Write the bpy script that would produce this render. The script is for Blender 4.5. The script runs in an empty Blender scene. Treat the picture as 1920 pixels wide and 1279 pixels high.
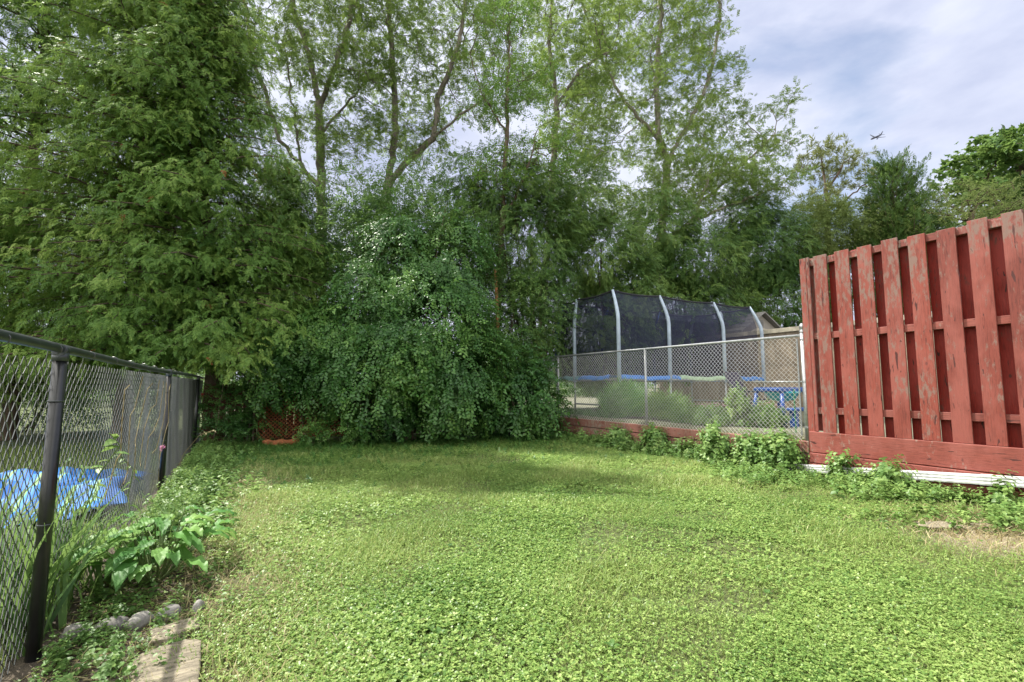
import bpy, math, random
import numpy as np
from mathutils import Vector
rng = np.random.default_rng(7); random.seed(7)
sc = bpy.context.scene
# ------------------------------------------------------------ camera, sky, sun, exposure
FPX = 905.0; PITCH = math.atan(84 / FPX); YAW = math.radians(29.05); CH = 1.3
cam = bpy.data.objects.new('camera', bpy.data.cameras.new('camera'))
sc.collection.objects.link(cam); sc.camera = cam
cam.location = (0, 0, CH); cam.rotation_euler = (math.pi / 2 + PITCH, 0, -YAW)
cam.data.sensor_width = 36; cam.data.lens = FPX / 1920 * 36
cam.data.clip_start = 0.05; cam.data.clip_end = 6000

SUN_AZ = (-0.62, 0.785); SUN_EL = math.radians(57)
w = bpy.data.worlds.new('World'); sc.world = w; w.use_nodes = True
nt = w.node_tree; nt.nodes.clear()
def N(t, kind, **kw):
    n = t.nodes.new(kind)
    for k, v in kw.items():
        if k.startswith('i_'): n.inputs[k[2:].replace('_', ' ')].default_value = v
        else: setattr(n, k, v)
    return n
sky = N(nt, 'ShaderNodeTexSky', sky_type='NISHITA', sun_disc=False)
sky.sun_elevation = SUN_EL; sky.sun_rotation = math.atan2(SUN_AZ[0], SUN_AZ[1])
sky.air_density = 1.0; sky.dust_density = 1.5
tc = N(nt, 'ShaderNodeTexCoord')
mp = N(nt, 'ShaderNodeMapping'); mp.inputs['Scale'].default_value = (1, 1, 2.2)
mp.inputs['Rotation'].default_value = (0.25, 0.1, 0.6)
nz = N(nt, 'ShaderNodeTexNoise', i_Scale=2.3, i_Detail=7.0, i_Roughness=0.52, i_Distortion=0.35)
rp = N(nt, 'ShaderNodeValToRGB'); rp.color_ramp.elements[0].position = 0.22; rp.color_ramp.elements[1].position = 0.42
nz2 = N(nt, 'ShaderNodeTexNoise', i_Scale=3.1, i_Detail=6.0, i_Roughness=0.55)
rp2 = N(nt, 'ShaderNodeValToRGB')
e = rp2.color_ramp.elements
e[0].position = 0.34; e[0].color = (3.0, 3.3, 4.4, 1)
e[1].position = 0.62; e[1].color = (4.7, 4.9, 5.7, 1)
mx = N(nt, 'ShaderNodeMix', data_type='RGBA')
bg = N(nt, 'ShaderNodeBackground', i_Strength=0.085)
out = N(nt, 'ShaderNodeOutputWorld')
L = nt.links.new
L(tc.outputs['Generated'], mp.inputs['Vector']); L(mp.outputs[0], nz.inputs['Vector']); L(mp.outputs[0], nz2.inputs['Vector'])
L(nz.outputs[0], rp.inputs[0]); L(nz2.outputs[0], rp2.inputs[0])
L(rp.outputs[0], mx.inputs[0]); L(sky.outputs[0], mx.inputs[6]); L(rp2.outputs[0], mx.inputs[7])
# added fill: out-of-view sky overhead and left behind the camera made brighter
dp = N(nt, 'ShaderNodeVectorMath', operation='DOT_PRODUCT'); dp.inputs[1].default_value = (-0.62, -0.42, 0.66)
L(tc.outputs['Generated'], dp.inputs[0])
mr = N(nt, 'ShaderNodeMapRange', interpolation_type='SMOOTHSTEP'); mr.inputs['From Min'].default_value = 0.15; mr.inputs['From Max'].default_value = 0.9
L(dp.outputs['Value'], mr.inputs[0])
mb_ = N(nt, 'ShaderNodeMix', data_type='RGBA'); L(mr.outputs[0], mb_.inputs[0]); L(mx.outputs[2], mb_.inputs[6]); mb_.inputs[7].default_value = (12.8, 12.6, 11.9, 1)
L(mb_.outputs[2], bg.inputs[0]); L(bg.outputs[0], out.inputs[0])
sl = bpy.data.lights.new('sun', 'SUN'); sl.energy = 4.0; sl.angle = math.radians(0.6); sl.color = (1.0, 0.95, 0.86)
so = bpy.data.objects.new('sun', sl); sc.collection.objects.link(so)
sd = Vector((SUN_AZ[0] * math.cos(SUN_EL), SUN_AZ[1] * math.cos(SUN_EL), math.sin(SUN_EL)))
so.rotation_euler = sd.to_track_quat('Z', 'Y').to_euler(); so.location = (0, 0, 30)
vs = sc.view_settings; vs.view_transform = 'Standard'; vs.look = 'None'; vs.gamma = 1; vs.exposure = 1.27
sc.cycles.max_bounces = 6; sc.cycles.transparent_max_bounces = 12; sc.cycles.diffuse_bounces = 4

# ------------------------------------------------------------ picture measurements -> places in the garden
sA, cA, sP, cP = math.sin(YAW), math.cos(YAW), math.sin(PITCH), math.cos(PITCH)
RIGHT = np.array([cA, -sA, 0]); FWD = np.array([sA, cA, 0]); UP = np.array([0, 0, 1.0])
def W(px, py, d):
    x = (px - 960) / FPX; y = -(py - 639.5) / FPX
    f = cP - y * sP; u = sP + y * cP
    return RIGHT * (x / f * d) + FWD * d + UP * (CH + u / f * d)
def G(px, py, z=0.0):
    x = (px - 960) / FPX; y = -(py - 639.5) / FPX
    f = cP - y * sP; u = sP + y * cP
    t = (z - CH) / u
    return RIGHT * x * t + FWD * f * t + UP * z

# ------------------------------------------------------------ helpers: materials
def mat(name):
    m = bpy.data.materials.new(name); m.use_nodes = True
    t = m.node_tree; t.nodes.clear()
    o = N(t, 'ShaderNodeOutputMaterial'); b = N(t, 'ShaderNodeBsdfPrincipled')
    t.links.new(b.outputs[0], o.inputs[0])
    return m, t, b, o
def ramp(t, src, stops):
    r = N(t, 'ShaderNodeValToRGB'); t.links.new(src, r.inputs[0])
    e = r.color_ramp.elements
    while len(e) < len(stops): e.new(0.5)
    for i, (p, c) in enumerate(stops): e[i].position = p; e[i].color = (*c, 1)
    return r.outputs[0]
def noise(t, scale, detail=4, rough=0.55, vec=None, scl=None, dist=0.0, obj=True):
    n = N(t, 'ShaderNodeTexNoise', i_Scale=scale, i_Detail=detail, i_Roughness=rough, i_Distortion=dist)
    c = N(t, 'ShaderNodeTexCoord')
    m = N(t, 'ShaderNodeMapping')
    if scl: m.inputs['Scale'].default_value = scl
    t.links.new(c.outputs['Object'], m.inputs[0]); t.links.new(m.outputs[0], n.inputs['Vector'])
    return n.outputs[0]
def mixc(t, fac, a, b, mode='MIX'):
    n = N(t, 'ShaderNodeMix', data_type='RGBA', blend_type=mode)
    for s, v in ((0, fac), (6, a), (7, b)):
        if isinstance(v, (int, float)): n.inputs[s].default_value = v
        elif isinstance(v, tuple): n.inputs[s].default_value = (*v, 1)
        else: t.links.new(v, n.inputs[s])
    return n.outputs[2]
def bump(t, b, src, strength=0.4, dist=0.01):
    n = N(t, 'ShaderNodeBump', i_Strength=strength, i_Distance=dist)
    t.links.new(src, n.inputs['Height']); t.links.new(n.outputs[0], b.inputs['Normal'])
def plain(name, col, rough=0.6, metal=0.0, var=0.25, scale=12, spec=0.5, scl=None, bmp=0.15):
    m, t, b, o = mat(name)
    n = noise(t, scale, 5, scl=scl)
    c = ramp(t, n, [(0.3, tuple(x * (1 - var) for x in col)), (0.7, tuple(min(1, x * (1 + var)) for x in col))])
    t.links.new(c, b.inputs['Base Color'])
    b.inputs['Roughness'].default_value = rough; b.inputs['Metallic'].default_value = metal
    b.inputs['Specular IOR Level'].default_value = spec
    if bmp: bump(t, b, n, bmp, 0.004)
    return m
def leafm(name, c0, c1, c2, trans=0.35, rough=0.45, spec=0.35, tcol=None):
    m, t, b, o = mat(name)
    a = N(t, 'ShaderNodeAttribute', attribute_name='tint')
    c = ramp(t, a.outputs['Fac'], [(0.0, c0), (0.5, c1), (1.0, c2)])
    t.links.new(c, b.inputs['Base Color'])
    b.inputs['Roughness'].default_value = rough; b.inputs['Specular IOR Level'].default_value = spec
    tr = N(t, 'ShaderNodeBsdfTranslucent')
    hc = mixc(t, 0.45, c, tcol or tuple(min(1, x * 1.5) for x in c2))
    t.links.new(hc, tr.inputs[0])
    ms = N(t, 'ShaderNodeMixShader', i_Fac=trans)
    t.links.new(b.outputs[0], ms.inputs[1]); t.links.new(tr.outputs[0], ms.inputs[2]); t.links.new(ms.outputs[0], o.inputs[0])
    return m
def barkm(name, c0, c1, sc_=9):
    m, t, b, o = mat(name)
    n = noise(t, sc_, 6, 0.65, scl=(1, 1, 0.25))
    t.links.new(ramp(t, n, [(0.35, c0), (0.68, c1)]), b.inputs['Base Color'])
    b.inputs['Roughness'].default_value = 0.9; bump(t, b, n, 0.7, 0.03)
    return m

# ------------------------------------------------------------ helpers: objects
def tag(o, label=None, cat=None, group=None, kind=None):
    if label: o['label'] = label
    if cat: o['category'] = cat
    if group: o['group'] = group
    if kind: o['kind'] = kind
    return o
def empty(name, loc, label, cat, group=None, kind=None):
    o = bpy.data.objects.new(name, None); sc.collection.objects.link(o)
    o.location = tuple(loc); o.empty_display_size = 0.2
    return tag(o, label, cat, group, kind)
def link(name, me, m, parent=None):
    o = bpy.data.objects.new(name, me); sc.collection.objects.link(o)
    if m is not None: me.materials.append(m)
    if parent is not None:
        o.parent = parent; o.location = tuple(-Vector(parent.location)) if not getattr(parent, '_l', 0) else (0, 0, 0)
        if parent.parent is not None: o.location = (0, 0, 0)
    return o
def npmesh(name, V, F, m, parent=None, tint=None, smooth=False):
    V = np.asarray(V, dtype=np.float32); F = np.asarray(F, dtype=np.int32)
    me = bpy.data.meshes.new(name)
    me.vertices.add(len(V)); me.vertices.foreach_set('co', V.ravel())
    k = F.shape[1]
    me.loops.add(F.size); me.loops.foreach_set('vertex_index', F.ravel())
    me.polygons.add(len(F)); me.polygons.foreach_set('loop_start', np.arange(0, F.size, k, dtype=np.int32))
    if smooth: me.polygons.foreach_set('use_smooth', np.ones(len(F), dtype=bool))
    me.update(calc_edges=True)
    if tint is not None:
        a = me.attributes.new('tint', 'FLOAT', 'FACE'); a.data.foreach_set('value', np.asarray(tint, dtype=np.float32))
    return link(name, me, m, parent)
class MB:
    def __init__(s): s.v = []; s.f = []
    def box(s, a, b):
        x0, y0, z0 = a; x1, y1, z1 = b; n = len(s.v)
        s.v += [(x0, y0, z0), (x1, y0, z0), (x1, y1, z0), (x0, y1, z0), (x0, y0, z1), (x1, y0, z1), (x1, y1, z1), (x0, y1, z1)]
        s.f += [tuple(n + i for i in q) for q in ((0, 3, 2, 1), (4, 5, 6, 7), (0, 1, 5, 4), (1, 2, 6, 5), (2, 3, 7, 6), (3, 0, 4, 7))]
        return s
    def tube(s, pts, r, n=10, cap=True):
        pts = [Vector(p) for p in pts]; rs = r if isinstance(r, (list, tuple)) else [r] * len(pts)
        base = len(s.v); prev = None
        for i, p in enumerate(pts):
            d = (pts[min(i + 1, len(pts) - 1)] - pts[max(i - 1, 0)]).normalized()
            if prev is None:
                prev = d.orthogonal().normalized()
            u = (prev - d * prev.dot(d)).normalized(); prev = u; v = d.cross(u)
            for k in range(n):
                a = 2 * math.pi * k / n
                s.v.append(tuple(p + (u * math.cos(a) + v * math.sin(a)) * rs[i]))
        for i in range(len(pts) - 1):
            for k in range(n):
                a = base + i * n + k; b = base + i * n + (k + 1) % n
                s.f.append((a, b, b + n, a + n))
        if cap:
            s.f.append(tuple(base + k for k in reversed(range(n))))
            s.f.append(tuple(base + (len(pts) - 1) * n + k for k in range(n)))
        return s
    def lathe(s, c, prof, n=16):
        base = len(s.v)
        for r, z in prof:
            for k in range(n):
                a = 2 * math.pi * k / n; s.v.append((c[0] + r * math.cos(a), c[1] + r * math.sin(a), c[2] + z))
        for i in range(len(prof) - 1):
            for k in range(n):
                a = base + i * n + k; b = base + i * n + (k + 1) % n
                s.f.append((a, b, b + n, a + n))
        return s
    def poly(s, pts):
        n = len(s.v); s.v += [tuple(p) for p in pts]; s.f.append(tuple(range(n, n + len(pts)))); return s
    def build(s, name, m, parent=None, bevel=0.0, smooth=False):
        me = bpy.data.meshes.new(name); me.from_pydata(s.v, [], s.f); me.update()
        if smooth:
            for p in me.polygons: p.use_smooth = len(p.vertices) == 4
        o = link(name, me, m, parent)
        if bevel:
            md = o.modifiers.new('bevel', 'BEVEL'); md.width = bevel; md.segments = 2; md.limit_method = 'ANGLE'
        return o

def nrm(a): return a / (np.linalg.norm(a, axis=-1, keepdims=True) + 1e-9)
def tubes(p1, p2, r1, r2, n=4):
    p1 = np.asarray(p1, float); p2 = np.asarray(p2, float); M = len(p1)
    d = nrm(p2 - p1)
    ref = np.where(np.abs(d[:, 2:3]) < 0.9, np.array([[0, 0, 1.0]]), np.array([[1.0, 0, 0]]))
    u = nrm(np.cross(d, ref)); v = np.cross(d, u)
    a = np.arange(n) * 2 * math.pi / n
    ca, sa = np.cos(a), np.sin(a)
    ring = u[:, None, :] * ca[None, :, None] + v[:, None, :] * sa[None, :, None]
    r1 = np.broadcast_to(np.asarray(r1, float), (M,)); r2 = np.broadcast_to(np.asarray(r2, float), (M,))
    V = np.concatenate([p1[:, None] + ring * r1[:, None, None], p2[:, None] + ring * r2[:, None, None]], 1).reshape(-1, 3)
    k = np.arange(n); k2 = (k + 1) % n
    q = np.stack([k, k2, k2 + n, k + n], 1)
    F = (q[None] + (np.arange(M) * 2 * n)[:, None, None]).reshape(-1, 4)
    return V, F

# leaf-cluster templates: x sideways, y along the twig, z up; (verts, quads)
def leaf_quad(p, f, u, l, wd):          # one leaf, single diamond
    s = np.cross(f, u)
    return np.array([p, p + f * l * .45 + s * wd * .5, p + f * l, p + f * l * .45 - s * wd * .5])
def leaf_fold(p, f, u, l, wd, fold=0.25, droop=0.12):
    s = np.cross(f, u)
    a = [p, p + f * l * .3 + s * wd * .45 + u * wd * fold, p + f * l * .7 + s * wd * .38 + u * (wd * fold - droop * l * .5), p + f * l - u * droop * l,
         p + f * l * .7 - s * wd * .38 + u * (wd * fold - droop * l * .5), p + f * l * .3 - s * wd * .45 + u * wd * fold, p + f * l * .5 - u * droop * l * .2]
    return np.array(a)
FOLDQ = [(0, 1, 2, 6), (6, 2, 3, 4), (0, 6, 4, 5)]
def rv(r, s): return r.normal(size=3) * s
def T_quads(leaves):
    V = np.concatenate(leaves); F = np.arange(len(V)).reshape(-1, 4); return V, F
def T_folds(leaves):
    V = np.concatenate(leaves); F = np.concatenate([np.array(FOLDQ) + 7 * i for i in range(len(leaves))]); return V, F
def t_cedar(r):
    lv = []
    for i in range(8):
        t = i / 7.0
        p = np.array([0, t * 0.8, -0.35 * t * t])
        for sgn in (-1, 1):
            f = nrm(np.array([sgn * (0.95 - .35 * t), 0.55 + .4 * t, -0.35 - .2 * r.random()]) + rv(r, .12))
            u = nrm(np.array([0, 0.3, 1.0]) + rv(r, .3)); u = nrm(u - f * u.dot(f))
            lv.append(leaf_quad(p, f, u, (0.42 - .22 * t) * r.uniform(.8, 1.2), 0.085))
    f = nrm(np.array([0, 1, -.6])); lv.append(leaf_quad(np.array([0, .7, -.3]), f, np.array([0, .51, .86]), .35, .1))
    return T_quads(lv)
def t_broad(r, n=8, l=.2, wd=.11):
    lv = []
    for i in range(n):
        t = (i + .5) / n; sgn = 1 if i % 2 else -1
        p = np.array([0.02 * sgn, t * .8, -.12 * t * t])
        f = nrm(np.array([sgn * (.9 - .5 * t), .6, -.15]) + rv(r, .25)); u = nrm(np.array([0, 0, 1.]) + rv(r, .35)); u = nrm(u - f * u.dot(f))
        lv.append(leaf_quad(p, f, u, l * r.uniform(.7, 1.2), wd * r.uniform(.8, 1.2)))
    return T_quads(lv)
def t_locust(r):
    lv = []
    for br in range(2):
        ax = nrm(np.array([r.uniform(-.6, .6), 1, r.uniform(-.2, .3)])); st = np.array([0, .1 * br, 0])
        for i in range(6):
            t = (i + 1) / 6.; p = st + ax * t * .8 - np.array([0, 0, .25 * t * t])
            for sgn in (-1, 1):
                f = nrm(np.array([sgn * 1., .35, -.25]) + rv(r, .2)); u = nrm(np.array([0, 0, 1.]) + rv(r, .3)); u = nrm(u - f * u.dot(f))
                lv.append(leaf_quad(p, f, u, .25 * (1 - .3 * t), .105))
    return T_quads(lv)
def t_strand(r, n=13):
    lv = []
    for i in range(n):
        t = (i + .3) / n; sgn = 1 if i % 2 else -1
        p = np.array([.02 * sgn, t, .10 * math.sin(t * 3)])
        f = nrm(np.array([sgn * .8, .75, -.1]) + rv(r, .3)); u = nrm(np.array([0, 0, 1.]) + rv(r, .3)); u = nrm(u - f * u.dot(f))
        lv.append(leaf_fold(p, f, u, .175 * r.uniform(.55, 1.3), .105, .2, .15))
    return T_folds(lv)
def t_palm(r):                          # palmate cluster (maple, chestnut)
    lv = []
    for i in range(7):
        a = (i - 3) * .62
        f = nrm(np.array([math.sin(a), math.cos(a), -.3]) + rv(r, .15)); u = nrm(np.array([0, .2, 1.]) + rv(r, .15)); u = nrm(u - f * u.dot(f))
        lv.append(leaf_quad(np.zeros(3), f, u, .8 * r.uniform(.7, 1.1), .42))
    return T_quads(lv)
def t_needle(r):
    lv = []
    for i in range(22):
        f = nrm(np.array([r.normal() * .8, .8, r.normal() * .8])); u = nrm(np.cross(f, rv(r, 1)))
        lv.append(leaf_quad(np.array([0, r.uniform(0, .5), 0]), f, u, .55, .07))
    return T_quads(lv)
def t_clover(r):
    lv = []
    tilt = rv(r, .25)
    for i in range(3):
        a = i * 2.094 + r.uniform(-.2, .2)
        f = nrm(np.array([math.cos(a), math.sin(a), r.uniform(-.1, .35)]) + np.array([0, 0, tilt[0] * math.cos(a) + tilt[1] * math.sin(a)]))
        u = nrm(np.array([0, 0, 1.]) + rv(r, .1)); u = nrm(u - f * u.dot(f))
        lv.append(leaf_quad(np.zeros(3), f, u, 1., .95))
    return T_quads(lv)
def t_blade(r):
    b = r.uniform(.25, .7); lv = []
    w0 = .035
    P = [np.array([0, b * t * t, t * (1 - .25 * b * t)]) for t in (0, .4, .75, 1)]
    ws = [w0, w0 * .95, w0 * .6, w0 * .1]
    V = []
    for p, q in zip(P, ws): V += [p + np.array([q, 0, 0]), p - np.array([q, 0, 0])]
    F = [(0, 2, 3, 1), (2, 4, 5, 3), (4, 6, 7, 5)]
    return np.array(V), np.array(F)
def t_weed(r, pairs=6, l=.44):
    lv = []
    for i in range(pairs):
        t = (i + 1) / pairs; a0 = i * 1.57 + r.uniform(-.3, .3)
        for k in range(2):
            a = a0 + k * math.pi; s_ = (1.15 - .75 * t)
            f = nrm(np.array([math.cos(a), math.sin(a), .25 * t]) + rv(r, .15)); u = nrm(np.array([0, 0, 1.]) + rv(r, .2)); u = nrm(u - f * u.dot(f))
            lv.append(leaf_fold(np.array([.05 * math.sin(3 * t), 0, t]), f, u, l * s_ * r.uniform(.8, 1.15), l * .66 * s_, .15, .25))
    return T_folds(lv)
def t_lleaf(r): return T_folds([leaf_fold(np.zeros(3), np.array([0, 1., 0]), np.array([0, 0, 1.]), 1., .55, .15, .2)])
def variants(fn, n=4, **k): return [fn(np.random.default_rng(100 + i), **k) for i in range(n)]

def scatter(templates, P, Fd, U, S, tint, r, jit=0.12):
    """copy the leaf clusters to points P (forward Fd, up U, size S); returns verts, quads, tint per face"""
    P = np.asarray(P, float); n = len(P); Fd = nrm(np.asarray(Fd, float) + 0 * P); U = np.asarray(U, float) + 0 * P
    X = nrm(np.cross(Fd, U)); Z = np.cross(X, Fd); S = np.broadcast_to(np.asarray(S, float), (n,)); tint = np.broadcast_to(tint, (n,))
    which = r.integers(0, len(templates), n); Vs, Fs, Ts = [], [], []; off = 0
    for i, (tv, tf) in enumerate(templates):
        m = which == i; k = m.sum()
        if not k: continue
        R = np.stack([X[m], Fd[m], Z[m]], 1)
        V = np.einsum('vc,ncd->nvd', tv, R) * S[m][:, None, None] + P[m][:, None]
        F = tf[None] + (np.arange(k) * len(tv))[:, None, None] + off
        t = np.clip(tint[m][:, None] + r.normal(size=(k, len(tf))) * jit, 0, 1)
        Vs.append(V.reshape(-1, 3)); Fs.append(F.reshape(-1, 4)); Ts.append(t.ravel()); off += k * len(tv)
    return np.concatenate(Vs), np.concatenate(Fs), np.concatenate(Ts)
def cat(parts):
    Vs, Fs, Ts = [], [], []; off = 0
    for p in parts:
        Vs.append(p[0]); Fs.append(p[1] + off); off += len(p[0])
        Ts.append(p[2] if len(p) > 2 else np.zeros(len(p[1])))
    return np.concatenate(Vs), np.concatenate(Fs), np.concatenate(Ts)

CED = variants(t_cedar, 5); BRO = variants(t_broad, 5); LOC = variants(t_locust, 5); STR = variants(t_strand, 5)
PAL = variants(t_palm, 4); NEE = variants(t_needle, 4); CLO = variants(t_clover, 8); BLA = variants(t_blade, 6)
WEE = variants(t_weed, 5); LEA = variants(t_lleaf, 1)

# ------------------------------------------------------------ materials
M = {}
M['cedar'] = leafm('cedar_foliage', (.026, .078, .018), (.105, .205, .040), (.270, .370, .085), .38, .5, .25)
M['cedar_dark'] = leafm('dark_evergreen_foliage', (.030, .078, .022), (.085, .165, .040), (.210, .300, .075), .35, .5, .25)
M['locust'] = leafm('locust_foliage', (.060, .120, .026), (.140, .225, .050), (.270, .350, .090), .42, .5, .3)
M['ash'] = leafm('ash_foliage', (.035, .095, .018), (.095, .205, .036), (.220, .330, .060), .40, .45, .3)
M['bush'] = leafm('weeping_bush_foliage', (.020, .070, .020), (.062, .160, .036), (.170, .300, .065), .34, .40, .38)
M['shrub'] = leafm('small_leaf_shrub_foliage', (.030, .082, .024), (.080, .170, .042), (.190, .290, .075), .36, .45, .35)
M['maple'] = leafm('maple_foliage', (.045, .105, .022), (.120, .215, .042), (.250, .350, .075), .38, .45, .35)
M['pale'] = leafm('pale_evergreen_foliage', (.060, .105, .028), (.150, .215, .060), (.280, .340, .110), .38, .5, .2)
M['pine'] = leafm('pine_needles', (.070, .095, .028), (.150, .180, .055), (.250, .270, .090), .25, .5, .3)
M['grass'] = leafm('lawn_grass', (.090, .155, .030), (.195, .290, .068), (.410, .420, .180), .35, .45, .35)
M['clover'] = leafm('clover_leaves', (.060, .135, .028), (.185, .295, .070), (.340, .440, .140), .35, .42, .4)
M['weed'] = leafm('leafy_weed', (.040, .105, .025), (.120, .225, .055), (.280, .390, .120), .33, .46, .38)
M['hosta'] = leafm('broad_leaf_plant', (.040, .140, .032), (.110, .260, .060), (.230, .370, .100), .35, .48, .28)
M['straw'] = leafm('dry_stalks', (.22, .18, .09), (.36, .31, .17), (.52, .47, .30), .25, .7, .2)
M['pink'] = leafm('pink_petals', (.45, .12, .26), (.62, .22, .40), (.75, .40, .58), .3, .6, .2)
M['rust'] = leafm('dead_rusty_foliage', (.16, .035, .012), (.26, .07, .03), (.34, .13, .06), .25, .6, .2)
M['bark_grey'] = barkm('grey_bark', (.075, .062, .050), (.22, .19, .155))
M['bark_brown'] = barkm('brown_bark', (.045, .030, .020), (.16, .115, .080))
M['bark_light'] = barkm('pale_bark', (.13, .115, .09), (.30, .27, .22))
M['stem'] = plain('green_stem', (.11, .16, .05), .6, var=.3)
M['galv'] = plain('galvanised_steel', (.34, .35, .36), .42, .75, var=.22, scale=30)
M['wire'] = plain('galvanised_wire', (.62, .62, .61), .38, .6, var=.1)
M['blackpost'] = plain('black_coated_steel', (.012, .013, .014), .28, .0, var=.3, scale=25, spec=.6)
M['darkrail'] = plain('dark_coated_rail', (.055, .062, .068), .32, .2, var=.25, scale=18, spec=.6)
M['darkwire'] = plain('dark_coated_wire', (.13, .135, .13), .30, .5, var=.15, spec=.7)

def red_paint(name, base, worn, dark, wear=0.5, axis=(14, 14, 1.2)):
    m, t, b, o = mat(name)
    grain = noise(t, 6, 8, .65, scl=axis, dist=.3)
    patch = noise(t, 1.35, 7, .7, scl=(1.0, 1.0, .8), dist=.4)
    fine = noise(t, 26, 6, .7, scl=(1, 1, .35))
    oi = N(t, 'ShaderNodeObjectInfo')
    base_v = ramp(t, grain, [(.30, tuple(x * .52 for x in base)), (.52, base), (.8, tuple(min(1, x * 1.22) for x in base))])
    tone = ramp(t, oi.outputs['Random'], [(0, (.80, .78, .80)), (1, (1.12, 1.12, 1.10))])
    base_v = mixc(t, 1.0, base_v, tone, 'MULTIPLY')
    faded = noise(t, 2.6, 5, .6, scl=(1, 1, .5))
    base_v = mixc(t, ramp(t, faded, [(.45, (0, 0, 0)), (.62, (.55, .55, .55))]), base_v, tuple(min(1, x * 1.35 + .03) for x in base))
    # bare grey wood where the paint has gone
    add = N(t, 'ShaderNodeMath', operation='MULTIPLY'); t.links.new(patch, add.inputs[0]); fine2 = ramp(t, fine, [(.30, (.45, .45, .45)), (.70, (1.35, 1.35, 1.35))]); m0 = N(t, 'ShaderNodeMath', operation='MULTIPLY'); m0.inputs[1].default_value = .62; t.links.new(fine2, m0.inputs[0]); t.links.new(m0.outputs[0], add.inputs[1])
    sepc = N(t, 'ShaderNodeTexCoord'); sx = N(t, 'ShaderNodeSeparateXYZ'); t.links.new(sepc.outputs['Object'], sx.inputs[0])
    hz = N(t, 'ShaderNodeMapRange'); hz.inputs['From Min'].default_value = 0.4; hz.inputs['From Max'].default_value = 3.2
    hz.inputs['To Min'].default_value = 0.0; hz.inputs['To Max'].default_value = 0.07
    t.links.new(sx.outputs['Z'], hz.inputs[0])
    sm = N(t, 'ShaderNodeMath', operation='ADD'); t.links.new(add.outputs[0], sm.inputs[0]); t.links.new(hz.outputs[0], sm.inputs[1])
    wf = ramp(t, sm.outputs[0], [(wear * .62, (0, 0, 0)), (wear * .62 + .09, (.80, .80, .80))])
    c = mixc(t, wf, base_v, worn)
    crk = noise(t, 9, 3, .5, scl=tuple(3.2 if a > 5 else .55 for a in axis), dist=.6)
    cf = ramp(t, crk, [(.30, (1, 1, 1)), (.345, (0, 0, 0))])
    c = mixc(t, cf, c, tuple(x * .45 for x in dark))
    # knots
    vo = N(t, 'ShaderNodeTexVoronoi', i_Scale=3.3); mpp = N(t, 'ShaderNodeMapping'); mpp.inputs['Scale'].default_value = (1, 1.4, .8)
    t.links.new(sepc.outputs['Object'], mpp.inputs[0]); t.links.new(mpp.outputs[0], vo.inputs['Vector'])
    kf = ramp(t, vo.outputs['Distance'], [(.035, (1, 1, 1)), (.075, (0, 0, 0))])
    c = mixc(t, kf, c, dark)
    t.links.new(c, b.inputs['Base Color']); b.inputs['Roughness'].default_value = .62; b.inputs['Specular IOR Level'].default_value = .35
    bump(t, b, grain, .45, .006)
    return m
M['red'] = red_paint('weathered_red_paint', (.185, .040, .028), (.17, .120, .100), (.13, .035, .03), .545)
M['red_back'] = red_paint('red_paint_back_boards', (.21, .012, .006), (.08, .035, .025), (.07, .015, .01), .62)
M['red_h'] = red_paint('red_paint_on_timber', (.185, .046, .034), (.23, .185, .155), (.12, .035, .03), .60, axis=(14, 1.2, 14))
M['timber_h'] = red_paint('faded_red_timber', (.19, .075, .058), (.23, .19, .155), (.10, .04, .03), .48, axis=(14, 1.2, 14))
M['tanwood'] = red_paint('tan_planks', (.27, .215, .155), (.22, .185, .145), (.12, .09, .06), .60)
M['white'] = plain('white_aluminium', (.50, .51, .51), .5, .0, var=.30, scale=5, scl=(1, 3, 1))
M['cream'] = plain('cream_trim', (.42, .38, .30), .6, var=.2)
M['pole_blue'] = plain('pale_blue_foam_sleeve', (.34, .41, .50), .7, var=.22, scale=5)
M['pole_deep'] = plain('blue_foam_sleeve', (.06, .12, .32), .7, var=.2, scale=5)
M['pad_blue'] = plain('blue_vinyl', (.035, .16, .46), .42, var=.3, scale=4)
M['pad_green'] = plain('pale_green_vinyl', (.30, .42, .27), .42, var=.2, scale=4)
M['pad_teal'] = plain('faded_teal_vinyl', (.12, .30, .34), .45, var=.25, scale=4)
M['mat_black'] = plain('black_jumping_mat', (.012, .012, .016), .7, var=.2)
M['rope'] = plain('dark_edging', (.015, .015, .02), .7, var=.2)
M['aqua'] = plain('turquoise_plastic', (.03, .42, .50), .35, var=.1)
M['blueplastic'] = plain('blue_plastic', (.012, .06, .25), .35, var=.2)
M['shingle'] = plain('grey_shingles', (.20, .19, .18), .85, var=.4, scale=20, scl=(1, 1, 6))
M['siding'] = plain('taupe_siding', (.26, .235, .21), .8, var=.15, scale=5, scl=(8, 8, .5))
M['greenstake'] = plain('green_stake', (.02, .16, .06), .5, var=.2)
M['chairdark'] = plain('dark_woven_fabric', (.03, .022, .05), .7, var=.3)
M['coir'] = plain('orange_brown_netting', (.24, .085, .030), .85, var=.35, scale=40, bmp=.8)
M['plane'] = plain('aircraft_skin', (.02, .022, .03), .4, .1, var=.1, scale=.1)
def net_mat():
    m, t, b, o = mat('dark_safety_net')
    b.inputs['Base Color'].default_value = (.014, .017, .050, 1); b.inputs['Roughness'].default_value = .8
    tr = N(t, 'ShaderNodeBsdfTransparent'); ms = N(t, 'ShaderNodeMixShader')
    n = noise(t, 3, 3); f = ramp(t, n, [(.3, (.52, .52, .52)), (.7, (.66, .66, .66))])
    t.links.new(f, ms.inputs[0])
    t.links.new(tr.outputs[0], ms.inputs[1]); t.links.new(b.outputs[0], ms.inputs[2]); t.links.new(ms.outputs[0], o.inputs[0])
    return m
M['net'] = net_mat()
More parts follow.
